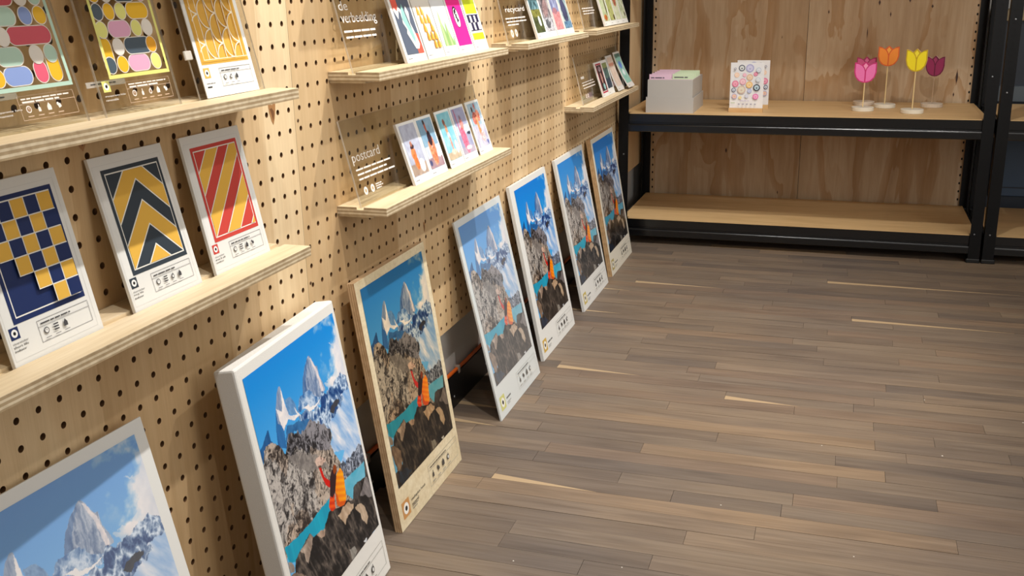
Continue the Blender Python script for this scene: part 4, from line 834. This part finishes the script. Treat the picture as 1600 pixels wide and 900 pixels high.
D5 = [('fill', None, (140, 176, 196), (176, 200, 214)), ('band', ('n', 0, .5), (170, 168, 196), (214, 214, 226)), ('ell', ('r', .36, .66, .22, .14, .2), (90, 20, 36), (236, 140, 120)), ('ell', ('r', .66, .70, .16, .14, 0), (170, 60, 50), (240, 170, 140)), ('ell', ('r', .48, .42, .10, .28, .1), (196, 70, 40), (250, 170, 120)), ('ell', ('r', .6, .22, .18, .12, 0), (190, 110, 110), (236, 220, 220)), ('ell', ('n', .3, .86, .06, .07), (40, 30, 36), (70, 50, 50)), ('ell', ('n', .56, .92, .05, .07), (170, 70, 60), (210, 120, 100)), ('ell', ('r', .9, .58, .08, .14, 0), (60, 100, 150), (220, 230, 240)), ('ell', ('n', .86, .08, .08, .05), (80, 90, 150), (110, 120, 180))]
mg = (.09, .125, .93, .955)
w_ = .112
cardstack(2.143, ZL, .104, .148, .007, 'postcard stack of a seated bather against a grey sky, leftmost of the beach postcards', gD, D1, seed=3, margin=mg, x=.076)
cardstack(2.250, ZL, .103, .148, .003, 'postcard of a tall bather in a black swimsuit under blue sky', gD, D2, seed=5, margin=mg)
cardstack(2.378, ZL, .098, .148, .002, 'postcard of a person in white shorts against a turquoise sea', gD, D3, seed=7, margin=mg)
cardstack(2.479, ZL, .104, .148, .002, 'postcard of a figure in a pink dress against a violet sky', gD, D4, seed=9, margin=mg)
cardstack(2.600, ZL, .104, .148, .003, 'postcard of two bathers close together, rightmost on its ledge', gD, D5, seed=11, margin=mg)
gC = 'cards on the upper middle ledge'
TEAL, SLB, CORAL = (146, 200, 190), (88, 98, 116), (224, 92, 76)
C1 = [(SLB, rect(.10, .12, .93, .96)), (CORAL, [(.66, .12), (.93, .12), (.93, .42), (.66, .45)]), (CORAL, [(.10, .80), (.36, .80), (.36, .96), (.10, .96)]), (TEAL, [(.38, .72), (.55, .9), (.62, .60), (.80, .30), (.66, .26), (.52, .40), (.42, .60)]),
      (WHT, [(.10, .80), (.22, .66), (.34, .80), (.40, .74), (.36, .60), (.46, .50), (.40, .44), (.52, .30), (.60, .20), (.74, .19), (.84, .26), (.78, .44), (.70, .60), (.78, .76), (.70, .86), (.62, .78), (.66, .62), (.72, .36), (.66, .28), (.58, .36), (.50, .52), (.38, .66), (.46, .80), (.34, .86), (.26, .78), (.16, .84)])]
cardstack(2.130, ZU, .118, .150, .0075, 'thick card stack with a slate, coral and teal cut-out print, first beside the sign', gC, None, C1, x=.076)
def leaves(cols, rows, a, b):
    o = []
    for r in range(rows):
        for c in range(cols):
            if (r+c*2) % 5 == 4 or (c > r+1): continue
            x0 = .14+c*.2+r*.05; y0 = .70-r*.135; 
            if x0 > .84: continue
            o.append((a, [(x0, y0), (x0+.17, y0), (x0+.16, y0+.07), (x0+.06, y0+.155), (x0+.01, y0+.07)])); o.append((b, [(x0+.08, y0), (x0+.17, y0), (x0+.16, y0+.07), (x0+.08, y0+.13)]))
    return o
cardstack(2.256, ZU, .108, .150, .002, 'cream card with rows of orange leaf shapes, beside the cut-out print', gC, None, [((222, 218, 208), rect(.02, .02, .98, .98))]+leaves(4, 5, (222, 150, 48), (236, 180, 92)))
GR1, GR2 = (140, 176, 108), (176, 202, 142)
cardstack(2.368, ZU, .094, .150, .002, 'white card with pale green pointed leaves, between orange leaves and hot pink', gC, None, [((220, 222, 224), rect(.02, .02, .98, .98)), (GR1, [(.18, .16), (.62, .16), (.50, .40), (.34, .62), (.24, .50)]), (GR2, [(.26, .16), (.4, .16), (.38, .66), (.32, .78), (.26, .6)]), (GR1, [(.5, .16), (.9, .16), (.78, .3), (.6, .56), (.52, .40)]), (GR2, [(.62, .16), (.74, .16), (.66, .5), (.6, .58)]), ((150, 190, 130), [(.84, .16), (.94, .16), (.94, .26), (.88, .32)])])
cardstack(2.466, ZU, .112, .150, .004, 'hot pink card with a black and white oval drawing', gC, None, [((236, 36, 140), rect(.08, .13, .94, .97)), ((28, 24, 32), ell(.46, .62, .17, .19)), ((240, 238, 240), ell(.47, .61, .145, .165)), ((28, 24, 32), [(.36, .66), (.5, .70), (.54, .78), (.40, .74)]), ((28, 24, 32), [(.42, .52), (.56, .56), (.46, .64)]), ((28, 24, 32), [(.40, .60), (.48, .60), (.50, .67), (.42, .68)])])
LIM = (206, 222, 44); NV = (40, 36, 72)
C5 = [(LIM, rect(.10, .66, .92, .97)), (LIM, rect(.10, .19, .92, .31)), (NV, rect(.10, .35, .92, .365)), (NV, rect(.10, .625, .92, .64))]
for k in range(3): C5 += [(NV, rect(.10+.3*k, .50, .25+.3*k, .63)), (NV, rect(.25+.3*k, .365, .40+.3*k if k < 2 else .85, .50))] if k < 3 else []
cardstack(2.584, ZU, .104, .150, .003, 'lime card with navy and white blocks, at the right end beside the pink card', gC, None, C5)
gE = 'dark photo cards on the third upper ledge'
def tall(seed, a, b, c, d): return [('fill', None, a, b), ('band', ('r', 0, .45), c, d), ('ell', ('r', .55, .35, .22, .18), d, a), ('spot', ('n', .78), (236, 238, 240), (250, 250, 250))]
cardstack(3.168, ZU, .112, .150, .0078, 'photo card stack with a misty green scene, first of four beside the recycard sign', gE, [('fill', None, (30, 60, 66), (150, 190, 200)), ('band', ('r', .40, .62), (60, 60, 26), (140, 140, 70)), ('band', ('r', 0, .42), (20, 22, 18), (90, 100, 60)), ('ell', ('n', .66, .3, .12, .14, .5), (230, 236, 240), (250, 252, 252))], seed=21, x=.076, nu=30, nv=44)
cardstack(3.286, ZU, .116, .150, .004, 'photo card of grey rubble and a pale round stone, second of four', gE, [('fill', None, (70, 64, 70), (186, 178, 180)), ('band', ('r', 0, .36), (60, 58, 66), (220, 220, 226)), ('ell', ('n', .36, .2, .24, .13), (50, 52, 58), (120, 124, 130)), ('ell', ('r', .5, .62, .36, .2, .4), (70, 56, 60), (170, 140, 140))], seed=23, nu=30, nv=44)
cardstack(3.410, ZU, .106, .150, .004, 'photo card of a pink glow under a violet sky, third of four', gE, [('fill', None, (96, 100, 140), (190, 200, 226)), ('band', ('r', 0, .5), (130, 60, 70), (232, 160, 160)), ('ell', ('r', .4, .52, .3, .1), (70, 60, 70), (190, 130, 140))], seed=25, nu=30, nv=44)
cardstack(3.522, ZU, .110, .150, .004, 'photo card of a dark blue cliff, right end of its four', gE, [('fill', None, (120, 150, 160), (206, 216, 206)), ('ell', ('r', .45, .5, .34, .4, .35), (24, 26, 46), (80, 84, 120)), ('band', ('r', 0, .2), (30, 60, 90), (110, 150, 180))], seed=27, nu=30, nv=44)
gF = 'botanical photo cards on the upper ledge nearest the rack'
GG = ((170, 186, 140), (216, 222, 184))
cardstack(4.130, ZU+.003, .112, .150, .0078, 'botanical card with an orange bloom low on pale green, nearest its sign', gF, [('fill', None, *GG), ('ell', ('r', .4, .12, .3, .1), (120, 40, 20), (216, 130, 60)), ('ell', ('r', .8, .5, .1, .3), (40, 36, 30), (110, 90, 60))], seed=31, x=.076, nu=24, nv=34)
cardstack(4.248, ZU+.003, .108, .150, .003, 'botanical card of plain yellow-green stems, second beside the orange bloom', gF, [('fill', None, (140, 150, 80), (206, 206, 140)), ('ell', ('r', .8, .1, .14, .1), (40, 30, 24), (90, 80, 50))], seed=33, nu=24, nv=34)
cardstack(4.362, ZU+.003, .108, .150, .003, 'botanical card with a brown flower head at its top', gF, [('fill', None, (190, 200, 160), (226, 226, 200)), ('ell', ('r', .5, .75, .34, .3), (80, 30, 20), (200, 120, 90))], seed=35, nu=24, nv=34)
cardstack(4.476, ZU+.003, .112, .150, .003, 'botanical card of white leaves with a small dark spot, last before the rack', gF, [('fill', None, (160, 176, 130), (236, 238, 220)), ('ell', ('n', .78, .16, .1, .09), (30, 26, 24), (60, 50, 44))], seed=37, nu=24, nv=34)
gG = 'curled cards on the lower ledge nearest the rack'
cardstack(4.110, ZL, .104, .146, .006, 'card with crimson border and dark picture, left of the teal card', gG, [('fill', None, (24, 14, 22), (50, 30, 40)), ('ell', ('n', .5, .5, .2, .2, .2), (170, 120, 110), (206, 160, 150)), ('ell', ('n', .62, .16, .22, .12), (120, 180, 180), (200, 226, 226)), ('ell', ('n', .5, .85, .3, .1), (120, 90, 100), (190, 180, 190))], seed=41, x=.076, nu=24, nv=34, margin=(.16, .17, .88, .9), side=(190, 186, 184))
o = [c for c in COL.objects if c.name.startswith('card_stack')][-1]
ink('border_print', [((186, 36, 70), r_) for r_ in frame(.09*.104, .11*.146, .94*.104, .95*.146, .006)], o, M_ink)
cardstack(4.222, ZL, .108, .146, .003, 'card with cream border around a dark green fading picture', gG, [('fill', None, (40, 66, 76), (96, 128, 112)), ('band', ('n', 0, .4), (22, 44, 66), (36, 66, 86)), ('band', ('n', .8, 1.1), (110, 130, 80), (140, 150, 100))], seed=43, nu=24, nv=34, margin=(.1, .18, .86, .92), side=(226, 216, 160))
cardstack(4.338, ZL, .110, .158, .004, 'pale beige curled card between the cream bordered and the mint card', gG, [('fill', None, (206, 180, 160), (226, 210, 196)), ('band', ('n', .7, .8), (190, 120, 90), (210, 150, 130))], seed=45, nu=24, nv=34, curl=.18, x=.076)
cardstack(4.460, ZL, .120, .166, .003, 'mint curled card with blue and white blocks, next to the rack', gG, [('fill', None, (128, 184, 170), (156, 204, 190)), ('ell', ('n', .45, .62, .26, .13), (70, 110, 190), (100, 140, 210)), ('ell', ('n', .5, .36, .22, .1), (214, 230, 232), (240, 246, 246)), ('band', ('n', .88, 1.1), (70, 110, 100), (90, 130, 120))], seed=47, nu=24, nv=34, curl=.3, x=.084)
# ================================================================ STEEL RACKS
def beam_mesh(x0, x1, zt, y=4.672, flip=1):
    f = lambda a: y+flip*a
    prof = [(f(.004), zt), (f(.030), zt), (f(.030), zt-.012), (f(.010), zt-.012), (f(.010), zt-.082), (f(.0), zt-.082), (f(-.004), zt-.079), (f(-.004), zt-.053), (f(-.0033), zt-.0505), (f(-.0016), zt-.048), (f(.0012), zt-.0462), (f(.006), zt-.045), (f(.006), zt-.040), (f(.004), zt-.038)]
    return extrude('beam', prof, 'x', x0, x1)
def post_mesh(x, y, sx, sy, h=2.0, w=.046, w2=.036, t=.003):
    if sy < 0: w = .034
    p = [(0, 0), (w, 0), (w, t), (t, t), (t, w2), (0, w2)]
    prof = [(x+sx*a, y+sy*b) for a, b in p]
    if sx*sy < 0: prof = prof[::-1]
    return extrude('post', prof, 'z', 0.0, h)
M_beam = plain('beam_paint', (11, 12, 14), 0.24, spec=0.7)
M_slot = plain('slot_dark', (4, 4, 5), 0.9)
TIERS = [(.622, 'upper'), (.124, 'lower'), (1.59, 'third'), (1.99, 'top')]
def rack(x0, x1, label, boards=True, rivets=()):
    e = empty('storage_rack', (x0, 4.672, 0), label, 'shelving', 'black steel racks at the back')
    def add(name, me, mat):
        o = obj(name, me, mat, e); o.location = (-x0, -4.672, 0); return o
    for (px, sx) in ((x0, 1), (x1, -1)):
        for (py, sy, bk_) in ((4.668, 1, 0), (5.312, -1, 1)):
            o = add('post', post_mesh(px, py, sx, sy, w2=.042), M_black)
            if not bk_:
                sl = []
                for k in range(38):
                    zz = .045+.051*k
                    sl.append(rect(px+sx*.012 if sx > 0 else px-.030, zz, px+sx*.030 if sx > 0 else px-.012, zz+.0028))
                    sl.append(ell(px+sx*.022, zz+.022, .0035, .005, 8))
                me = mesh('slots', [(p[0], 4.6676, p[1]) for q in sl for p in q], [list(range(sum(len(r) for r in sl[:i]), sum(len(r) for r in sl[:i+1]))) for i in range(len(sl))])
                s = obj('slots', me, M_slot, o); s['kind'] = 'stuff'
            f = obj('foot', boxmesh('foot', min(px, px+sx*.05)-.003, max(px, px+sx*.05)+.003, min(py, py+sy*.044)-.003, max(py, py+sy*.044)+.003, 0.0, .018, .003), plain('black_plastic', (14, 14, 15), .5), o)
    for zt, nm in TIERS:
        zb = zt-.012
        add('beam', beam_mesh(x0+.003, x1-.003, zb+.008, 4.672+.003), M_beam)
        add('beam', beam_mesh(x0+.003, x1-.003, zb+.008, 5.304, -1), M_beam)
        for xx in (x0+.004, x1-.016): add('side_beam', boxmesh('side_beam', xx, xx+.012, 4.70, 5.27, zb-.074, zb+.004), M_beam)
        # particle board with its corners cut round the posts
        a, b = x0+.019, x1-.019
        prof = [(a+.03, 4.676), (b-.03, 4.676), (b-.03, 4.70) , (b, 4.715), (b, 5.30), (a, 5.30), (a, 4.715), (a+.03, 4.70)]
        o = add('shelf_board', extrude('shelf_board', prof, 'z', zb+.0082, zt), M_chip)
    for (rx, rz) in rivets:
        s = obj('rivet', lathe('rivet', [(0, .002), (.003, .0015), (.004, 0)], 10), M_steel, e)
        s.rotation_euler = (math.pi/2, 0, 0); s.location = (rx-x0, 4.6676-4.672, rz)
    return e
rack(.020, 1.622, 'black steel rack with chipboard shelves holding the tulips, in front of the plywood panel', rivets=((.045, .43), (1.592, .128), (1.592, .80)))
rack(1.633, 3.235, 'second black steel rack, cut off at the right, in front of the blue cabinet', rivets=((1.654, .128), (1.654, .735), (1.654, 1.03)))
# plywood back panels behind the first rack
for (a, b, lb, hx) in ((.055, .8195, 'left plywood back panel of the rack, stained, behind the grey card box', 0), (.8215, 1.593, 'right plywood back panel of the rack, with dark knots, behind the tulips', 1)):
    e = empty('back_panel', (a, 5.322, .100), lb, 'panel', 'plywood panels behind the first rack')
    s0 = 0 if hx == 0 else b-a-.026
    me = pegpanel('perforated_strip', 0, .04, 0, .04*58, .04*58+.001, hole_r=.0062, t=.006)
    o = obj('perforated_strip', me, [M_brownply, M_slot, M_ply_edge_y], e); o.rotation_euler = (0, 0, -math.pi/2); o.scale = (1, .65, 1); o.location = (s0, 0, -.008)
    obj('hole_shade_sheet', boxmesh('hole_shade_sheet', s0, s0+.026, .0062, .0075, 0, 2.32), M_slot, e)  # added black sheet, puts the shade inside the holes
    c0, c1 = (.026, b-a) if hx == 0 else (0, b-a-.026)
    obj('sheet', boxmesh('sheet', c0, c1, 0, .010, 0, 2.33), M_brownply, e)
# dark knots and splits in the veneer
KN = [(.914, 1.049, .004, .012), (1.144, 1.09, .006, .016), (1.28, 1.10, .006, .014), (1.381, 1.07, .006, .010), (1.198, 1.035, .004, .014), (1.099, .948, .003, .035), (1.519, .742, .007, .040), (1.512, .66, .004, .012), (.70, .93, .002, .01), (1.497, .46, .003, .012), (.72, .15, .003, .012), (.45, .36, .006, .016)]
for (kx, kz, ka, kb) in [(a, b, c*.62, d*.75) for a, b, c, d in KN]:
    par = [o for o in COL.objects if o.name.startswith('back_panel')][0 if kx < .82 else 1]
    o = ink('knot', [((112, 72, 42), [(kx-ka*1.5, kz), (kx-ka*.6, kz-kb*.7), (kx, kz-kb*1.3), (kx+ka*.7, kz-kb*.7), (kx+ka*1.5, kz), (kx+ka*.6, kz+kb*.7), (kx, kz+kb*1.3), (kx-ka*.7, kz+kb*.7)]), ((46, 24, 14), ell(kx, kz, ka*.8, kb*.8, 12))], par, M_ink, z0=.0003)
    o.rotation_euler = (math.pi/2, 0, 0); o.location = (-par.location.x, 0, -.1)
par = [o for o in COL.objects if o.name == 'pegboard_panel']
for (kx, kz, ka, kb) in ((1.668, .975, .009, .016), (1.16, 1.00, .010, .014), (2.36, .60, .004, .012)):
    pn = [o for o in COL.objects if o.name.startswith('pegboard_panel')][0 if kx < 1.746 else 1]
    o = ink('knot', [((170, 124, 80), [(kx-ka*1.6, kz+kb*1.3), (kx-ka*1.3, kz), (kx-ka*.6, kz-kb), (kx, kz-kb*1.5), (kx+ka*.7, kz-kb*.8), (kx+ka*1.2, kz+kb*.2), (kx+ka*1.5, kz+kb*1.4), (kx, kz+kb*.8)]), ((122, 82, 52), [(kx-ka, kz+kb*.4), (kx-ka*.4, kz-kb*.3), (kx, kz-kb), (kx+ka*.6, kz-kb*.3), (kx+ka*.5, kz+kb*.1), (kx-ka*.3, kz+kb*.5)])], pn, M_ink, z0=.0003)
    o.rotation_euler = (math.pi/2, 0, math.pi/2); o.location = (0, -pn.location.y, 0)
# blue cabinet seen through the second rack
e = empty('cabinet', (1.70, 5.36, 0), 'dark blue cabinet seen through the second rack, with a recessed door panel', 'cabinet')
NVm = plain('navy_lacquer', (52, 74, 100), .45); NVd = plain('navy_dark', (26, 36, 50), .5)
box('body', NVd, e, 0, 1.4, .02, .24, .02, 1.0)
box('door', NVm, e, .02, .66, 0, .02, .17, .60, .003); box('door', NVm, e, .68, 1.38, 0, .02, .17, .60, .003)
for a, b in ((.02, .66), (.68, 1.38)):
    for fr in frame(a+.05, .21, b-.05, .56, .006):
        xs = [p[0] for p in fr]; zs = [p[1] for p in fr]
        box('moulding', NVd, e, min(xs), max(xs), -.003, 0, min(zs), max(zs))
box('rail', plain('rail_grey', (74, 84, 92), .5), e, 0, 1.4, -.004, .02, .625, .70, .003)
box('worktop', plain('tan_top', (150, 136, 104), .5), e, -.02, 1.42, -.02, .24, 1.0, 1.05, .003)
# ================================================================ THINGS ON THE RACK
ZT2 = .622
# grey index card box
e = empty('card_box', (.141, 4.70, ZT2), 'grey two-part cardboard index box with pink and green divider tabs, left on the rack', 'box')
GB = plain('grey_card', (186, 181, 174), .75, noise=.03)
def tray(name, x0, x1, y0, y1, z0, z1, t=.0025):
    vs = []; fs = []
    for (a, b, c, d, z) in ((x0, x1, y0, y1, z0), (x0, x1, y0, y1, z1), (x0+t, x1-t, y0+t, y1-t, z1), (x0+t, x1-t, y0+t, y1-t, z0+t)):
        vs += [(a, c, z), (b, c, z), (b, d, z), (a, d, z)]
    for k in range(3):
        for i in range(4): fs.append((k*4+i, k*4+(i+1) % 4, k*4+4+(i+1) % 4, k*4+4+i))
    fs += [(3, 2, 1, 0), (12, 13, 14, 15)]
    return mesh(name, vs, fs)
obj('inner_tray', tray('inner_tray', .005, .212, .004, .330, .003, .150), GB, e)
obj('outer_tray', tray('outer_tray', -.001, .218, -.001, .335, 0, .071), GB, e)
PK, GN = plain('pink_divider', (232, 196, 216), .7), plain('green_divider', (214, 232, 196), .7)
for k in range(9):
    yy = .014+.034*k
    dv = obj('divider', extrude('divider', [(.008, .01), (.209, .01), (.209, .152), (.008, .152)], 'x', 0, .001) if False else boxmesh('divider', .008, .209, yy, yy+.001, .01, .151), PK if k % 2 == 0 else GN, e)
    tb0, tb1 = ((.010, .112), (.112, .209))[k % 2] if k > 1 else ((.010, .112), (.112, .209))[k]
    t = obj('tab', boxmesh('tab', tb0, tb1, yy-.0004, yy+.0014, .140, .174, .0004), PK if k % 2 == 0 else GN, dv)
    if k < 2:
        o = ink('tab_print', [((90, 84, 96), r_) for r_ in bars(tb0+.008, .156, tb0+.07, .007)], dv, M_ink, z0=0)
        o.rotation_euler = (math.pi/2, 0, 0); o.location = (0, yy-.0012, 0)
for yy in (.050, .010):
    pass
# sticker sheets in wooden feet
ST = [(1155, 110, 38, (86, 92, 108), (220, 224, 224)), (1250, 112, 48, (176, 176, 216), (212, 210, 236)), (1100, 190, 30, (246, 206, 180), (250, 226, 206)), (1190, 190, 22, (240, 172, 196), (248, 206, 220)), (1253, 215, 38, (226, 190, 160), (240, 216, 192)), (1320, 178, 24, (224, 110, 150), (240, 170, 190)), (1172, 265, 38, (236, 170, 190), (248, 208, 216)), (1085, 290, 38, (232, 120, 160), (246, 176, 196)), (1250, 300, 40, (238, 190, 120), (248, 220, 170)), (1068, 362, 25, (40, 60, 110), (220, 226, 236)), (1160, 358, 50, (214, 190, 176), (230, 224, 204)), (1255, 372, 26, (172, 180, 220), (206, 212, 236)), (1338, 332, 40, (44, 52, 66), (190, 214, 226)), (1080, 435, 32, (190, 180, 214), (244, 200, 170)), (1148, 450, 18, (240, 214, 140), (246, 228, 180)), (1225, 432, 22, (200, 206, 226), (226, 226, 240)), (1330, 435, 34, (226, 110, 180), (244, 180, 214)), (1355, 130, 30, (196, 206, 220), (224, 230, 238)), (1352, 240, 28, (206, 214, 222), (232, 236, 240)), (1080, 118, 14, (130, 130, 150), (220, 220, 226))]
def sticker(x, y, label, wfoot=True, flip=False):
    e = empty('sticker_sheet', (x, y, ZT2), label, 'sticker sheet', 'sticker sheets on wooden feet')
    ft = obj('wooden_foot', extrude('wooden_foot', [(-.016, 0), (.014, 0), (.014, .018), (.003, .018), (.003, .010), (-.001, .010), (-.001, .018), (-.016, .018)], 'x', 0, .152), wood('foot_wood', (226, 192, 142), (216, 180, 130), (200, 160, 112), 'x', 0.0), e)
    c = obj('sheet', boxmesh('sheet', .001, .151, .0002, .0022, .012, .222, .0006), plain('sticker_paper', (238, 238, 240), .18, coat=.5), e)
    s = []
    for (a, b, r, c1, c2) in ST:
        u = (a-1020)/395*.150; v = .222-(b-48)/522*.204; rr = r/395*.150
        if flip: u = .152-u*.86
        s += [(c1, ell(u, v, rr, rr, 20)), (c2, ell(u, v, rr*.72, rr*.72, 18)), (c1, ell(u, v-rr*.15, rr*.24, rr*.2, 12))]
    s += [((190, 180, 214), r_) for r_ in bars(.05, .050, .09, .004)] + [((170, 190, 140), r_) for r_ in bars(.008, .04, .026, .004)]
    s += [((170, 170, 186), ell(.045+.018*k, .036, .004, .004, 10)) for k in range(5)]
    o = ink('stickers', s, e, M_ink, z0=0); o.rotation_euler = (math.pi/2, 0, 0); o.location = (0, -.0006, 0)
    return e
sticker(.510, 4.795, 'white sheet of round pastel stickers in a wooden foot, in front')
sticker(.524, 4.945, 'second sticker sheet, mostly hidden behind the front one and shifted right', flip=True)
# tulips
OUT = [(0, .96), (-.01, .5), (.05, .28), (.18, .10), (.36, .015), (.5, 0), (.64, .015), (.82, .10), (.95, .28), (1.01, .5), (1, .96), (.85, .93), (.69, .84), (.5, 1.0), (.31, .84), (.15, .93)]
PL = [(.05, .89), (.045, .5), (.11, .27), (.27, .10), (.47, .045), (.47, .52), (.43, .66), (.33, .79), (.19, .87)]
CN = [(.5, .93), (.39, .80), (.46, .70), (.5, .60), (.54, .70), (.61, .80)]
def tulip(x, y, top, hb, w, cols, label, yaw=0.0, clear=False, edge=(226, 186, 170), lean=0.0):
    e = empty('tulip', (x, y, ZT2), label, 'flower', 'wooden tulips on round white feet')
    m1 = lathe('foot', [(0, .0), (.047, 0), (.049, .002), (.049, .0165), (.0475, .018), (0, .018)], 40)
    for p in m1.polygons: p.use_smooth = False
    obj('foot', m1, plain('white_foot', (226, 220, 204), .5) if not clear else plain('white_foot_b', (214, 200, 182), .5), e)
    st = obj('stem', lathe('stem', [(0, .018), (.0025, .018), (.0025, hb-ZT2+.02), (0, hb-ZT2+.02)], 12), frosted('clear_stem', (214, 190, 164), .25) if clear else plain('birch_dowel', (232, 206, 150), .55), e)
    h = top-hb; t = .008
    pts = [((a-.5)*w, b*h) for a, b in OUT]; n = len(pts)
    # round lower outline
    me = mesh('flower_head', [(a, -t/2, b) for a, b in pts]+[(a, t/2, b) for a, b in pts], [list(range(n))[::-1], list(range(n, 2*n))]+[[i, (i+1) % n, n+(i+1) % n, n+i] for i in range(n)])
    bm = bmesh.new(); bm.from_mesh(me); bmesh.ops.recalc_face_normals(bm, faces=bm.faces[:]); bm.to_mesh(me); bm.free()
    for p in me.polygons: p.material_index = 0 if abs(p.normal.y) > .9 else 1
    hd = obj('flower_head', me, [plain('head_'+label.split()[0], cols[0], .5), plain('head_edge_%d%d%d' % edge, edge, .6)], e)
    hd.location = (0, 0, hb-ZT2); hd.rotation_euler = (0, 0, yaw)
    f = lambda P_, mir=False: [(((1-a if mir else a)-.5)*w, b*h) for a, b in P_]
    o = ink('petals', [(cols[1], f(PL)), (cols[1], f(PL, True)), (cols[2], f(CN))], hd, M_ink, z0=0)
    o.rotation_euler = (math.pi/2, 0, 0); o.location = (0, -t/2-.0004, 0)
    return e
tulip(1.097, 4.921, .842, .748, .094, ((202, 42, 116), (238, 118, 182), (246, 150, 190)), 'pink tulip in front, lowest of the flower heads', edge=(226, 120, 160))
tulip(1.104, 5.165, .848, .760, .088, ((158, 40, 88), (206, 84, 136), (214, 106, 150)), 'magenta tulip standing directly behind the pink one', edge=(170, 60, 100), clear=True)
tulip(1.195, 5.066, .903, .811, .090, ((216, 92, 34), (240, 142, 48), (246, 168, 66)), 'orange tulip, tallest, second from the left', edge=(216, 92, 34))
tulip(1.305, 4.864, .902, .803, .088, ((196, 164, 20), (242, 222, 34), (246, 228, 60)), 'yellow tulip with a pale side edge, in front', yaw=math.radians(-14), edge=(240, 206, 170))
tulip(1.403, 5.117, .856, .762, .082, ((102, 24, 58), (150, 44, 92), (162, 60, 104)), 'burgundy tulip with a clear stem, rightmost', yaw=math.radians(-20), clear=True, edge=(232, 186, 178))
# ---------------------------------------------------------------- crumbs on the floor
vs = []; fs = []
for (cx, cy) in ((1.02, 2.6), (1.3, 3.0), (1.32, 2.62), (.63, 1.87), (.40, 1.83), (.8, 2.2), (1.1, 2.05), (1.55, 2.9)):
    k = len(vs); r = .0016+.0012*rnd.random()
    vs += [(cx-r, cy, .0002), (cx, cy-r, .0002), (cx+r*1.3, cy, .0002), (cx, cy+r, .0002), (cx, cy, .0018)]
    fs += [(k, k+1, k+4), (k+1, k+2, k+4), (k+2, k+3, k+4), (k+3, k, k+4)]
o = obj('floor_crumbs', mesh('floor_crumbs', vs, fs), plain('crumb_white', (235, 230, 220), .7)); tag(o, 'tiny white crumbs scattered over the wooden floor', 'crumbs', kind='stuff')
for o in list(COL.objects):
    if o.type == 'MESH' and o.data.users == 0: D.meshes.remove(o.data)
